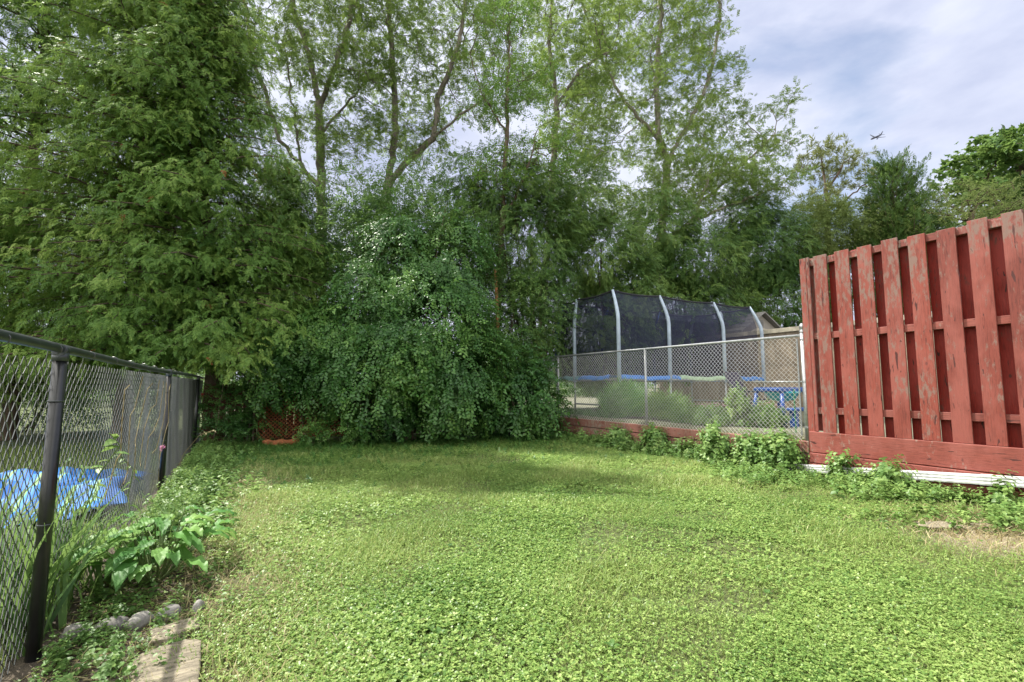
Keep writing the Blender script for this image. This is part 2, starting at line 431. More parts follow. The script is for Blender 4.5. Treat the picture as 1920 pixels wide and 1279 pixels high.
def ground_mat():
    m, t, b, o = mat('soil_and_thatch')
    n = noise(t, 1.1, 8, .65); f = noise(t, 22, 7, .7)
    soil = ramp(t, f, [(.3, (.035, .028, .020)), (.55, (.085, .066, .045)), (.75, (.17, .14, .10))])
    green = ramp(t, f, [(.3, (.050, .080, .022)), (.7, (.120, .170, .045))])
    k = ramp(t, n, [(.40, (0, 0, 0)), (.50, (1, 1, 1))])
    tc_ = N(t, 'ShaderNodeTexCoord'); sx = N(t, 'ShaderNodeSeparateXYZ'); t.links.new(tc_.outputs['Object'], sx.inputs[0])
    bed = N(t, 'ShaderNodeMapRange', interpolation_type='SMOOTHSTEP'); bed.inputs['From Min'].default_value = -.25; bed.inputs['From Max'].default_value = .35
    t.links.new(sx.outputs['X'], bed.inputs[0])
    sand = N(t, 'ShaderNodeMapRange', interpolation_type='SMOOTHSTEP'); sand.inputs['From Min'].default_value = 7.2; sand.inputs['From Max'].default_value = 7.3
    t.links.new(sx.outputs['X'], sand.inputs[0])
    lside = N(t, 'ShaderNodeMapRange'); lside.inputs['From Min'].default_value = -.9; lside.inputs['From Max'].default_value = -1.1
    t.links.new(sx.outputs['X'], lside.inputs[0])
    lawn = mixc(t, k, green, tuple(x for x in (.075, .090, .030)))
    bm_ = N(t, 'ShaderNodeMath', operation='MAXIMUM'); t.links.new(bed.outputs[0], bm_.inputs[0]); t.links.new(lside.outputs[0], bm_.inputs[1])
    dd_ = N(t, 'ShaderNodeVectorMath', operation='DISTANCE'); mpd = N(t, 'ShaderNodeMapping'); mpd.inputs['Scale'].default_value = (.55, 1.0, 0)
    t.links.new(tc_.outputs['Object'], mpd.inputs[0]); t.links.new(mpd.outputs[0], dd_.inputs[0]); dd_.inputs[1].default_value = (6.2 * .55, 1.75, 0)
    md_ = N(t, 'ShaderNodeMapRange'); md_.inputs['From Min'].default_value = .75; md_.inputs['From Max'].default_value = .45; t.links.new(dd_.outputs['Value'], md_.inputs[0])
    lawn = mixc(t, md_.outputs[0], lawn, ramp(t, f, [(.3, (.10, .080, .055)), (.7, (.34, .28, .20))]))
    c = mixc(t, bm_.outputs[0], soil, lawn)
    c = mixc(t, sand.outputs[0], c, ramp(t, f, [(.3, (.075, .078, .045)), (.7, (.20, .195, .14))]))
    t.links.new(c, b.inputs['Base Color']); b.inputs['Roughness'].default_value = .95; bump(t, b, f, .8, .03)
    return m
M['ground'] = ground_mat()
def stone_mat(name, c0, c1, scl=(1, 1, 1), s=7):
    m, t, b, o = mat(name)
    n = noise(t, s, 9, .68, scl=scl, dist=.4)
    t.links.new(ramp(t, n, [(.3, c0), (.5, tuple((x + y) / 2 for x, y in zip(c0, c1))), (.7, c1)]), b.inputs['Base Color'])
    b.inputs['Roughness'].default_value = .9; bump(t, b, n, .8, .02); return m
M['slab'] = stone_mat('weathered_slab', (.07, .06, .042), (.34, .295, .215), scl=(1.2, 7.0, 3.0), s=5)
M['stone'] = stone_mat('fieldstone', (.12, .115, .105), (.34, .325, .30))

# ------------------------------------------------------------ ground
def gz(x, y):
    x = np.asarray(x, float); y = np.asarray(y, float)
    b = .018 * np.sin(x * 2.1 + .7 * y) * np.sin(y * 1.7) + .010 * np.sin(x * 5.3 + 1) * np.sin(y * 4.1 + x)
    return np.where(x > 7.275, .56 + 0 * x, b)
xs = np.concatenate([[-400, -100, -40, -20, -12, -9], np.arange(-7, 7.2, .14), [7.27, 7.28], np.arange(8, 30, 1.5), [40, 100, 400]])
ys = np.concatenate([[-60, -20, -8, -4], np.arange(-2, 14, .16), np.arange(15, 40, 2.), [60, 120, 500]])
XX, YY = np.meshgrid(xs, ys); ZZ = gz(XX, YY)
nx = len(xs); ny = len(ys); idx = np.arange(nx * ny).reshape(ny, nx)
F = np.stack([idx[:-1, :-1], idx[:-1, 1:], idx[1:, 1:], idx[1:, :-1]], -1).reshape(-1, 4)
tag(npmesh('ground', np.stack([XX, YY, ZZ], -1).reshape(-1, 3), F, M['ground'], smooth=True), kind='structure')

# ------------------------------------------------------------ lawn: clover and grass
def lawn_pts(n, x0, x1, y0, y1, r, p=1.25, dens=None):
    """points denser towards the house, where the lawn is seen close"""
    out = []; tot = 0
    while tot < n:
        x = r.uniform(x0, x1, n); y = r.uniform(y0, y1, n)
        d = x * sA + y * cA
        d = np.maximum(d, 2.0)
        keep = r.random(n) < (2.0 / d) ** p
        keep &= (x * sA + y * cA) > 1.3
        if dens is not None: keep &= r.random(n) < dens(x, y)
        q = np.stack([x[keep], y[keep]], 1); out.append(q); tot += len(q)
    return np.concatenate(out)[:n]
def pn(x, y, s, ph=0.0):    # cheap smooth patch noise 0..1
    return .5 + .25 * (np.sin(x * s + 1.7 * np.sin(y * s * .7 + ph)) + np.sin(y * s * 1.13 + 1.3 * np.sin(x * s * .8 + ph * 2)))
def bare(x, y):
    """1 on grass, lower over the trodden edge beside the left bed and the bare patch by the right wall"""
    e = 1 / (1 + np.exp(-((x + .12 + .22 * (pn(x, y, 2.3) - .5)) / .14)))
    d2 = ((x - 6.2) / 1.25) ** 2 + ((y - 1.75) / .55) ** 2
    thin = .45 + .55 * (pn(x, y, 4.3, 6.) + .25 * pn(x, y, 11., 1) > .42)
    return np.clip(e * thin * np.clip(d2 - .45, .05, 1), 0.02, 1)
r1 = np.random.default_rng(11)
q = lawn_pts(380000, -.8, 7.25, 0.2, 12.4, r1, 1.15, dens=lambda x, y: bare(x, y) * (.35 + .65 * (pn(x, y, 1.9, .5) > .42)))
d = q[:, 0] * sA + q[:, 1] * cA
n = len(q); hgt = r1.uniform(.008, .048, n)
az = r1.uniform(0, 6.283, n); Fd = np.stack([np.cos(az), np.sin(az), r1.normal(0, .22, n)], 1)
sz = r1.uniform(.0065, .0145, n) * np.clip(d / 3.2, 1, 3.2) ** .55 * (.72 + .62 * pn(q[:, 0], q[:, 1], 2.6, 7.))
tn = .22 + .34 * pn(q[:, 0], q[:, 1], 3.1, 2) + .22 * pn(q[:, 0], q[:, 1], 1.1, 4) + r1.normal(0, .22, n) - .25 * (r1.random(n) < .18)
V, F, T = scatter(CLO, np.column_stack([q, gz(q[:, 0], q[:, 1]) + hgt]), Fd, np.array([[0, 0, 1.]]), sz, tn, r1, .12)
tag(npmesh('clover', V, F, M['clover'], tint=T), 'low clover leaves covering the sunny back lawn', 'clover', kind='stuff')
q = lawn_pts(210000, -.8, 7.25, 0.2, 12.4, r1, .8, dens=lambda x, y: np.clip(bare(x, y) + .08, 0, 1) * (.4 + .6 * (pn(x, y, 1.3, 3.5) > .40)))
d = q[:, 0] * sA + q[:, 1] * cA; n = len(q)
az = r1.uniform(0, 6.283, n)
dry = np.exp(-((q[:, 0] - .25) / .35) ** 2) * .5 + .35 * np.exp(-((q[:, 0] - 5.6) / .9) ** 2) * (q[:, 1] < 6)
U = np.stack([r1.normal(0, .25, n), r1.normal(0, .25, n), np.ones(n)], 1)
Fd = np.stack([np.cos(az), np.sin(az), np.zeros(n)], 1)
tn = .25 + .3 * pn(q[:, 0], q[:, 1], 2.2, 1) + dry * r1.random(n) * 1.1 + r1.normal(0, .14, n) + .5 * (r1.random(n) < .06)
V, F, T = scatter(BLA, np.column_stack([q, gz(q[:, 0], q[:, 1]) - .005]), Fd, U, r1.uniform(.035, .09, n) * (.55 + .6 * pn(q[:, 0], q[:, 1], 2.9, 9.) ** 1.5) * np.clip(d / 3.5, 1, 2) ** .4, tn, r1, .06)
tag(npmesh('grass', V, F, M['grass'], tint=T), 'short sunlit lawn grass growing through the clover', 'grass', kind='stuff')
# neighbour's lawn on the left
n = 60000
q = np.column_stack([r1.uniform(-9, -.9, n), r1.uniform(1.5, 14, n)]); az = r1.uniform(0, 6.283, n)
V, F, T = scatter(BLA, np.column_stack([q, gz(q[:, 0], q[:, 1]) - .005]), np.stack([np.cos(az), np.sin(az), 0 * az], 1), np.array([[0, 0, 1.]]), r1.uniform(.07, .15, n), .35 + r1.normal(0, .18, n), r1, .06)
tag(npmesh('grass', V, F, M['grass'], tint=T), 'neighbouring lawn seen through the dark wire fence', 'grass', kind='stuff')
# ------------------------------------------------------------ ground cover at the shady back and along both edges
def cover(n, fn, hmax, smin, smax, label, m, tb, tpl=None):
    q = fn(n); n = len(q)
    az = r1.uniform(0, 6.283, n); tilt = r1.normal(0, .35, (n, 3))
    Fd = np.stack([np.cos(az), np.sin(az), r1.normal(-.1, .3, n)], 1)
    V, F, T = scatter(tpl or WEE, np.column_stack([q, gz(q[:, 0], q[:, 1]) + r1.uniform(0, .25, n) * hmax]), np.stack([tilt[:, 0] + 1e-3, tilt[:, 1], np.ones(n)], 1) if tpl is None else Fd,
                      np.stack([np.cos(az), np.sin(az), 0 * az], 1) if tpl is None else np.array([[0, 0, 1.]]), r1.uniform(smin, smax, n), tb + r1.normal(0, .14, n), r1, .12)
    return tag(npmesh('ground_cover', V, F, m, tint=T), label, 'ground cover', kind='stuff')
# upright templates: the stem of WEE runs along z, so turn it to run along y
WEE = [(np.stack([v[:, 0], v[:, 2], -v[:, 1]], 1), f) for v, f in WEE]
cover(9000, lambda n: np.column_stack([r1.uniform(-.7, 7.1, n), 12.3 - np.abs(r1.normal(0, 1.9, n))]), .03, .05, .13, 'dense low ivy-like leaves in the shade under the bushes', M['bush'], .45)
cover(1500, lambda n: (lambda t: np.column_stack([7.0 - np.abs(r1.normal(0, .22 + .15 * (t < 5), n)) , t]))(r1.uniform(3.6, 11.5, n)), .05, .08, .20, 'low leafy weeds along the foot of the timber wall', M['weed'], .5)
cover(130, lambda n: np.column_stack([6.98 - np.abs(r1.normal(0, .14, n)), r1.uniform(4.2, 10.5, n)]), .02, 0.16, .36, 'looser taller weeds straggling up the timber wall', M['weed'], .5)
def fn_r(n):
    y = r1.uniform(1.6, 4.6, n); x = 7.0 - np.abs(r1.normal(0, .55, n)) * np.clip((pn(y * 0, y, 4.2, 1.) + .4), .3, 1.2)
    k = pn(x, y, 3.7, .3) > .33
    return np.column_stack([x, y])[k & (x > 5.2)]
cover(1500, fn_r, .05, .09, .22, 'tangle of bright weeds below the white downspout', M['weed'], .58)
cover(1400, lambda n: np.column_stack([-.72 + np.abs(r1.normal(0, .30, n)), r1.uniform(5.0, 11.8, n)]), .05, .08, .24, 'leafy weeds filling the bed along the dark wire fence', M['weed'], .48)
cover(330, lambda n: np.column_stack([-.75 + np.abs(r1.normal(0, .28, n)), r1.uniform(2.0, 5.2, n)]), .03, .05, .13, 'small weeds scattered over the stony bed near the post', M['weed'], .40)
cover(900, lambda n: np.column_stack([7.35 + np.abs(r1.normal(0, .5, n)), r1.uniform(8.5, 13.5, n)]), .05, .06, .16, 'shaded low leaves along the raised ground behind the wire fence', M['bush'], .4)
# dry grass and litter on the trodden edge
n = 9000
q = np.column_stack([r1.normal(.12, .28, n), r1.uniform(2.2, 9, n)]); az = r1.uniform(0, 6.283, n)
V, F, T = scatter(BLA, np.column_stack([q, gz(q[:, 0], q[:, 1]) + .004]), np.stack([np.cos(az), np.sin(az), 0 * az], 1), np.stack([r1.normal(0, .9, n), r1.normal(0, .9, n), np.ones(n)], 1), r1.uniform(.03, .09, n), .5 + r1.normal(0, .25, n), r1, .05)
tag(npmesh('dry_grass', V, F, M['straw'], tint=T), 'dry yellow grass along the trodden edge of the lawn', 'dry grass', kind='stuff')
n = 4200
q = np.column_stack([r1.normal(6.2, .6, n), r1.normal(1.85, .42, n)]); q = q[q[:, 0] < 7.05]; n = len(q); az = r1.uniform(0, 6.283, n)
V, F, T = scatter(BLA, np.column_stack([q, gz(q[:, 0], q[:, 1]) + .006]), np.stack([np.cos(az), np.sin(az), 0 * az], 1), np.stack([r1.normal(0, 1.2, n), r1.normal(0, 1.2, n), np.ones(n)], 1), r1.uniform(.03, .10, n), .45 + r1.normal(0, .25, n), r1, .05)
tag(npmesh('dry_grass', V, F, M['straw'], tint=T), 'dry stalks over the bare earth by the red fence', 'dry grass', kind='stuff')

# ------------------------------------------------------------ chain link fences
def chain(X, y0, y1, z0, z1, rad, m, parent, cell=.074, wob=0.0, seed=3):
    r = np.random.default_rng(seed)
    hw = cell / 2; nw = int((y1 - y0) / hw); nv = int((z1 - z0) / hw)
    i = np.arange(nw)[:, None]; k = np.arange(nv + 1)[None, :]
    yy = y0 + i * hw + np.where(k % 2 == 0, 0.0, hw) + 0.0 * k
    yy = np.where(i % 2 == 1, y0 + i * hw + np.where(k % 2 == 0, hw, 0.0), yy)
    zz = z0 + k * hw + 0 * i
    sag = wob * (np.sin(yy * 2.3 + seed) * np.sin((zz - z0) / (z1 - z0) * 3.1) + .4 * np.sin(yy * 7 + zz * 3))
    xx = X + sag + np.where((k + i) % 2 == 0, rad * .9, -rad * .9)
    P = np.stack([xx, yy + r.normal(0, .0012, yy.shape), zz + r.normal(0, .0012, zz.shape)], -1)
    a = P[:, :-1].reshape(-1, 3); b = P[:, 1:].reshape(-1, 3)
    V, F = tubes(a, b, rad, rad, 4)
    return npmesh('wire_mesh', V, F, m, parent)
lf = empty('chain_link_fence', (-.82, 3.25, 0), 'dark coated chain link fence with black posts along the left edge of the lawn', 'fence')
LZ = 1.475
for y in (-.9, 3.25, 7.4, 11.95):
    mb = MB(); mb.tube([(-.82, y, -.05), (-.815, y, LZ - .005)], .030, 18)
    p = mb.build('post', M['blackpost'], lf, smooth=True)
    c = MB(); c.tube([(-.815, y - .035, LZ + .005), (-.815, y + .035, LZ + .005)], .031, 16)
    c.tube([(-.815, y, LZ - .05), (-.815, y, LZ - .01)], .034, 16)
    for zb_ in (1.22, .62): MB().tube([(-.818, y, zb_), (-.818, y, zb_ + .007)], .0335, 16).build('band', M['darkrail'], p, smooth=True)
    cc = c.build('rail_clamp', M['darkrail'], p, smooth=True); cc.location = (0, 0, 0)
mb = MB(); mb.tube([(-.815, y, LZ + .006 + .012 * math.sin(y * .75)) for y in np.linspace(-1.2, 14.2, 40)], .0225, 14)
mb.build('top_rail', M['darkrail'], lf, smooth=True)
chain(-.856, -1.1, 14.0, .03, 1.43, 0.0022, M['darkwire'], lf, cell=.080, wob=.012)
for y in np.arange(-.5, 14, .61):
    pts = [(-.815 + .027 * math.cos(a), y + .004 * a, LZ + .004 + .027 * math.sin(a)) for a in np.linspace(-2.2, 3.2, 10)] + [(-.852, y + .02, LZ - .06)]
    MB().tube(pts, .0022, 5).build('tie_wire', M['darkwire'], lf)

rf = empty('chain_link_fence', (7.2, 7.3, .54), 'galvanised chain link fence standing on the low red timber wall', 'fence')
for y in (7.33, 10.47, 13.6):
    MB().tube([(7.2, y, .45), (7.2, y, 2.06)], .025, 12).build('post', M['galv'], rf, smooth=True)
pst = MB().tube([(7.2, 4.12, .05), (7.2, 4.12, 2.09)], .036, 18).build('corner_post', M['galv'], rf, smooth=True)
MB().lathe((7.2, 4.12, 2.085), [(.04, 0), (.043, .02), (.030, .035), (.033, .055), (.041, .075), (.040, .10), (.026, .125), (.004, .14)], 16).build('post_cap', M['galv'], pst, smooth=True).location = (0, 0, 0)
MB().tube([(7.2, 4.12, 2.045), (7.2, 14.2, 2.075)], .021, 12).build('top_rail', M['galv'], rf, smooth=True)
MB().tube([(7.2, 4.12, 1.36), (7.2, 4.95, 1.365)], .012, 8).build('brace_rail', M['galv'], rf, smooth=True)
for z in (1.98, 1.36, .7): MB().tube([(7.2, 4.12, z - .012), (7.2, 4.12, z + .012)], .040, 14).build('tension_band', M['galv'], rf)
MB().box((7.185, 4.19, .58), (7.192, 4.21, 2.0)).build('tension_bar', M['galv'], rf)
chain(7.168, 4.19, 14.1, .50, 2.02, .0022, M['wire'], rf, wob=.006, seed=5)

# ------------------------------------------------------------ red shadowbox fence and timber walls
red = empty('wooden_fence', (7.2, 2.5, .65), 'weathered red shadowbox board fence on the raised right edge', 'fence')
def board(mb_x0, x1, y0, y1, z0, z1, m, par, name='board', lean=0.0, bev=.004):
    cx, cy, cz = (mb_x0 + x1) / 2, (y0 + y1) / 2, z0
    mb = MB().box((mb_x0, y0, z0), (x1, y1, z1))
    o = mb.build(name, m, par, bevel=bev)
    return o
r2 = random.Random(5)
y = 4.03
board(7.145, 7.235, 3.985, 4.075, .12, 3.17, M['red'], red, 'post')
board(7.240, 7.262, 3.93, 4.05, .66, 3.17, M['red'], red)
board(7.120, 7.142, 3.925, 3.968, .66, 3.165, M['red'], red)
ycur = 3.865
while ycur > -3.5:
    wd = .176 + r2.uniform(-.006, .006)
    zt = 3.155 + r2.uniform(-.022, .014)
    board(7.125, 7.147, ycur - wd, ycur, .655, zt, M['red'], red)
    ym = ycur - wd - .058
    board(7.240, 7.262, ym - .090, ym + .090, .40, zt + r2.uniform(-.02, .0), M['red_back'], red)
    ycur -= .2835
for (z0, z1) in ((3.035, 3.125), (1.965, 2.055), (.905, .995)):
    board(7.150, 7.237, -3.6, 3.982, z0, z1, M['red_h'], red, 'rail')
board(7.105, 7.150, -3.6, 4.05, .365, .652, M['red_h'], red, 'kick_board', bev=.006)
rw = empty('retaining_wall', (7.2, 0, 0), 'stacked red timbers of the retaining wall below the red board fence', 'wall')
for (y0, y1) in ((-3.6, 1.15), (1.155, 4.07)):
    for k, (z0, z1) in enumerate(((-.12, .070), (.080, .212), (.222, .356))):
        yy1 = y1 if y1 < 4 else y1 - (0.012 * k)
        board(7.075 - .006 * (k % 2), 7.27, y0, yy1, z0, z1, M['red_h'], rw, 'timber', bev=.008)
rw2 = empty('retaining_wall', (7.2, 8, 0), 'low faded timber wall under the galvanised wire fence', 'wall')
for (y0, y1) in ((4.09, 7.0), (7.005, 10.2), (10.205, 14.2)):
    for k, (z0, z1) in enumerate(((-.12, .144), (.156, .324), (.336, .505))):
        board(7.155 + .008 * (k % 2), 7.27, y0, y1, z0, z1, M['timber_h'], rw2, 'timber', bev=.010)
# downspout
ds = empty('downspout', (7.0, 3, .15), 'white corrugated aluminium downspout lying along the foot of the red wall', 'downspout')
def spout(y0, y1, za, zb, nm, par, g=.0):
    # corrugated rectangular profile, swept along y
    prof = []
    hw_, hh = .036 + g, .050 + g
    for i in range(7):
        t = i / 6; prof.append((-hw_ - (.004 if i % 2 else 0), -hh + 2 * hh * t))
    for i in range(5):
        t = i / 4; prof.append((-hw_ + 2 * hw_ * t, hh + (.003 if i % 2 else 0)))
    for i in range(7):
        t = i / 6; prof.append((hw_ + (.004 if i % 2 else 0), hh - 2 * hh * t))
    prof.append((0, -hh))
    mb = MB(); n = len(prof)
    for (yy, zz) in ((y0, za), (y1, zb)):
        mb.v += [(7.005 + a, yy, zz + b) for a, b in prof]
    mb.f += [(k, (k + 1) % n, n + (k + 1) % n, n + k) for k in range(n)]
    mb.f += [tuple(range(n))[::-1], tuple(range(n, 2 * n))]
    return mb.build(nm, M['white'], par)
def dz(y): return .112 + (4.42 - y) * .082
spout(2.16, 4.42, dz(2.16), dz(4.42), 'pipe', ds); spout(-2.5, 2.155, dz(-2.5), dz(2.155), 'pipe', ds)
spout(2.10, 2.20, dz(2.10), dz(2.20), 'joint_sleeve', ds, .004)

# ------------------------------------------------------------ back fence behind the bushes
M['oldred'] = plain('old_brown_red_boards', (.075, .028, .018), .85, var=.4, scl=(6, 6, .6))
bf = empty('wooden_fence', (3, 12.75, 0), 'dark red-brown board fence hidden behind the bushes at the back', 'fence')
for x in np.arange(-.75, 7.1, .155):
    MB().box((x, 12.74, .03), (x + .145, 12.76, 1.32 + r2.uniform(-.02, .02))).build('board', M['oldred'], bf, bevel=.004)
for z in (.3, 1.05): MB().box((-.8, 12.765, z), (7.1, 12.81, z + .09)).build('rail', M['red_back'], bf)
nf = empty('garden_netting', (1.2, 12.2, 0), 'orange-brown plastic netting hanging at the back behind the drooping bush', 'netting')
X0, X1, Z0, Z1 = .25, 2.3, .12, 1.45; cell = .085; segs = []
for s in (1, -1):
    for k in np.arange(-30, 60):
        a = np.array([X0 + k * cell, Z0]); b = a + np.array([s * (Z1 - Z0), Z1 - Z0])
        for j in range(8):
            p = a + (b - a) * j / 8; q2 = a + (b - a) * (j + 1) / 8
            if X0 < p[0] < X1 and X0 < q2[0] < X1:
                f1 = lambda t: (t[0], 12.2 + .06 * math.sin(t[0] * 5) * math.sin(t[1] * 3), t[1]); segs.append((f1(p), f1(q2)))
V, F = tubes([a for a, b in segs], [b for a, b in segs], .010, .010, 4)
npmesh('net', V, F, M['coir'], nf)
for x in (X0, X1): MB().tube([(x, 12.22, 0), (x, 12.22, 1.5)], .018, 8).build('stake', M['bark_brown'], nf)
# rolled-up mat on the ground
pm = G(527, 838)
mb = MB()
pts = []
for i in range(9): pts.append((pm[0] - .34 + i * .085, pm[1] + .03 * math.sin(i), .075 + .01 * math.sin(i * 2.1)))
mb.tube(pts, [.085 + .012 * math.sin(i * 1.9) for i in range(9)], 12)
tag(mb.build('rolled_netting', M['coir'], None, smooth=True), 'orange-brown roll of netting on the ground below the drooping bush', 'roll')

# ------------------------------------------------------------ trees
def colonize(polys, att, step, r, kill=None, maxit=140, jitter=.25, grav=0.0):
    nodes = []; par = []
    for pl in polys:
        pl = [np.asarray(p, float) for p in pl]
        if nodes:
            dd = np.linalg.norm(np.array(nodes) - pl[0], axis=1); last = int(dd.argmin())
        else:
            nodes.append(pl[0]); par.append(-1); last = 0
        for a, b in zip(pl[:-1], pl[1:]):
            nn = max(1, int(np.linalg.norm(b - a) / step))
            for k in range(1, nn + 1):
                p = a + (b - a) * k / nn + r.normal(0, step * .10, 3)
                nodes.append(p); par.append(last); last = len(nodes) - 1
    kill = kill or step * 1.6
    nd = np.array(nodes); att = np.asarray(att)
    best = np.full(len(att), 1e9); bi = np.zeros(len(att), int)
    def upd(new, off):
        nonlocal best, bi
        D = np.linalg.norm(att[:, None] - new[None], axis=2); j = D.argmin(1); m_ = D[np.arange(len(att)), j]
        c = m_ < best; best = np.where(c, m_, best); bi = np.where(c, j + off, bi)
    upd(nd, 0)
    for it in range(maxit):
        al = best > kill; att = att[al]; best = best[al]; bi = bi[al]
        if len(att) < 3: break
        dv = nrm(att - nd[bi]); acc = np.zeros_like(nd); np.add.at(acc, bi, dv)
        src = np.unique(bi)
        dr = nrm(nrm(acc[src]) + r.normal(0, jitter, (len(src), 3)) + np.array([0, 0, grav]))
        new = nd[src] + dr * step
        off = len(nd); nd = np.concatenate([nd, new]); par += list(src)
        upd(new, off)
        if len(nd) > 14000: break
    return nd, np.array(par)
def blob_pts(blobs, n, r, shell=.0):
    vol = np.array([b[3] * b[4] * b[5] * (b[2] / 16) ** 2 for b in blobs]); cnt = (vol / vol.sum() * n).astype(int) + 1
    out = []
    for (px, py, d, rx, ry, rz), c in zip(blobs, cnt):
        v = nrm(r.normal(size=(c, 3))); rad = r.uniform(shell ** 3, 1, c) ** (1 / 3.)
        k = d / FPX; v = v * rad[:, None]
        out.append(W(px, py, d)[None] + RIGHT * (v[:, 0:1] * rx * k) + UP * (v[:, 1:2] * ry * k) + FWD * (v[:, 2:3] * rz))
    return np.concatenate(out)
def tree(name, label, polys, blobs, natt, step, Rb, r0, tpl, lsize, per, leafm_, bark, seed, group=None, K=4, cat_='tree', grav=0.0, tint=.5, droop=.0, spread=.7, minz=.3, lsvar=.45, far=False, layer=True):
    r = np.random.default_rng(seed)
    att = blob_pts(blobs, natt, r); att = att[att[:, 2] > minz]
    if layer:
        c_ = np.sin(att[:, 2] * 2.6 + 1.3 * np.sin(att[:, 0] * .9 + seed) + .8 * np.sin(att[:, 1] * 1.3)) + .7 * np.sin(att[:, 0] * 2.1 + seed) * np.sin(att[:, 1] * 1.9); att = att[c_ > -.25]
    nd, par = colonize(polys, att, step, r, grav=grav)
    nn = len(nd); cnt = np.zeros(nn); haskid = np.zeros(nn, bool); haskid[par[1:]] = True; cnt[~haskid] = 1
    for i in range(nn - 1, 0, -1): cnt[par[i]] += cnt[i]
    ex = math.log(Rb / r0) / math.log(max(cnt[0], 2)); rad = r0 * np.maximum(cnt, 1) ** ex
    base = polys[0][0]
    root = empty(name, base, label, cat_, group)
    c = np.arange(1, nn); p = par[1:]
    r_par = np.minimum(rad[p], rad[c] * 1.6); big = rad[c] > .03
    parts = []
    for m_, ns in ((big, 8), (~big, 4)):
        if m_.any():
            parts.append(tubes(nd[p[m_]], nd[c[m_]] + (nd[c[m_]] - nd[p[m_]]) * .06, r_par[m_], rad[c[m_]], ns))
    V, F, _ = cat(parts); npmesh('trunk', V, F, bark, root, smooth=True)
    small = np.where(cnt <= K)[0]; small = small[small > 0]
    s = np.repeat(small, per); n = len(s)
    P = nd[s] + r.normal(0, step * spread, (n, 3)) * np.array([1.2, 1.2, .55])
    outd = nrm(nd[s] - nd[par[s]] + 1e-6)
    Fd = nrm(outd * .7 + r.normal(0, .7, (n, 3)) + np.array([0, 0, -droop])); U = np.array([[0, 0, 1.]]) + r.normal(0, .35, (n, 3))
    ti = tint + .14 * np.sin(P[:, 0] * 1.7 + seed) * np.sin(P[:, 2] * 1.9) + r.normal(0, .14, n)
    V, F, T = scatter(tpl, P, Fd, U, lsize * r.uniform(1 - lsvar, 1 + lsvar, n), ti, r, .10)
    npmesh('crown', V, F, leafm_, root, tint=T)
    return root
def conifer(name, label, base, H, zb, R, nlimb, dens, tpl, ls, leafm_, bark, seed, tr=.16, power=.8, rise=.1, droop=.35, group=None, lean=(0, 0), tint=.45, topr=.12, rust=0, skirt=1.0, upf=0.0, spreadw=.2, cloud=.04):
    r = np.random.default_rng(seed); base = np.array([base[0], base[1], 0.0 if base[0] < 7.28 else .56])
    root = empty(name, base, label, 'tree', group)
    lv = np.array([lean[0], lean[1], 0])
    axis = lambda z: base + np.array([0, 0, 1.]) * np.asarray(z)[..., None] + lv * np.asarray(z)[..., None] / H
    zz = np.linspace(0, H, 18); pts = axis(zz) + r.normal(0, .03, (18, 3)); rr = tr * (1 - zz / H) ** .8 + .012
    parts = [tubes(pts[:-1], pts[1:], rr[:-1], rr[1:], 9)]
    sp = [[], [], [], []]
    u = r.random(nlimb) ** 1.15
    for i in range(nlimb):
        z = zb + (H - zb) * u[i]; az = r.uniform(0, 6.283)
        t_ = (z - zb) / (H - zb)
        Ln = R * ((1 - t_) ** power + topr * (1 - t_)) * r.uniform(.62 - cloud, 1.12 + cloud) * (1 + (.16 * math.sin(az * 3 + seed) * math.sin(z * 1.6 + az) if cloud > .1 else 0)) * (1 if t_ > .06 else skirt)
        dirh = np.array([math.cos(az), math.sin(az), 0.]); a0 = axis(z); lat = np.array([-dirh[1], dirh[0], 0.])
        tt = np.linspace(0, 1, 5)
        cv = a0[None] + dirh * (tt * Ln)[:, None] + UP * ((rise + upf) * Ln * tt - droop * Ln * tt ** 2)[:, None] + lat * (.08 * Ln * np.sin(tt * 4 + i))[:, None]
        lr = (.010 + .010 * Ln) * (1 - tt * .8)
        parts.append(tubes(cv[:-1], cv[1:], lr[:-1], lr[1:], 4))
        ns = int(dens * Ln) + 3
        t2 = r.uniform(.16, 1.03, ns) ** .75; wv = r.normal(0, 1, ns) * spreadw * Ln * (1.15 - t2)
        P = a0[None] + dirh * (t2 * Ln)[:, None] + UP * ((rise + upf) * Ln * t2 - droop * Ln * t2 ** 2 - .25 * np.abs(wv))[:, None] + lat * (.08 * Ln * np.sin(t2 * 4 + i) + wv)[:, None] + r.normal(0, cloud, (ns, 3))
        Fd = nrm(dirh[None] * r.uniform(.4, 1, (ns, 1)) + lat[None] * (np.sign(wv) * r.uniform(.1, .9, ns))[:, None] + UP * (upf * 1.6 - .30 - .35 * r.random(ns))[:, None] + r.normal(0, .15 + cloud, (ns, 3)))
        sp[0].append(P); sp[1].append(Fd); sp[2].append(np.tile(UP + .3 * dirh, (ns, 1)) + r.normal(0, .2, (ns, 3))); sp[3].append(np.full(ns, tint + r.normal(0, .13)) + .10 * t2)
    V, F, _ = cat(parts); npmesh('trunk', V, F, bark, root, smooth=True)
    P = np.concatenate(sp[0]); n = len(P)
    V, F, T = scatter(tpl, P, np.concatenate(sp[1]), np.concatenate(sp[2]), ls * r.uniform(.65, 1.3, n), np.concatenate(sp[3]) + r.normal(0, .08, n), r, .09)
    npmesh('crown', V, F, leafm_, root, tint=T)
    if rust:
        k = r.choice(n, rust); q = P[k] + np.concatenate(sp[1])[k] * .08
        V, F, T = scatter(tpl, q, np.concatenate(sp[1])[k], np.concatenate(sp[2])[k], ls * .8, .5, r, .2); npmesh('dead_foliage', V, F, M['rust'], root, tint=T)
    return root
def gb(px, d): p = W(px, 723, d); return (p[0], p[1])
CG = 'tall cedars in the row behind the left fence'
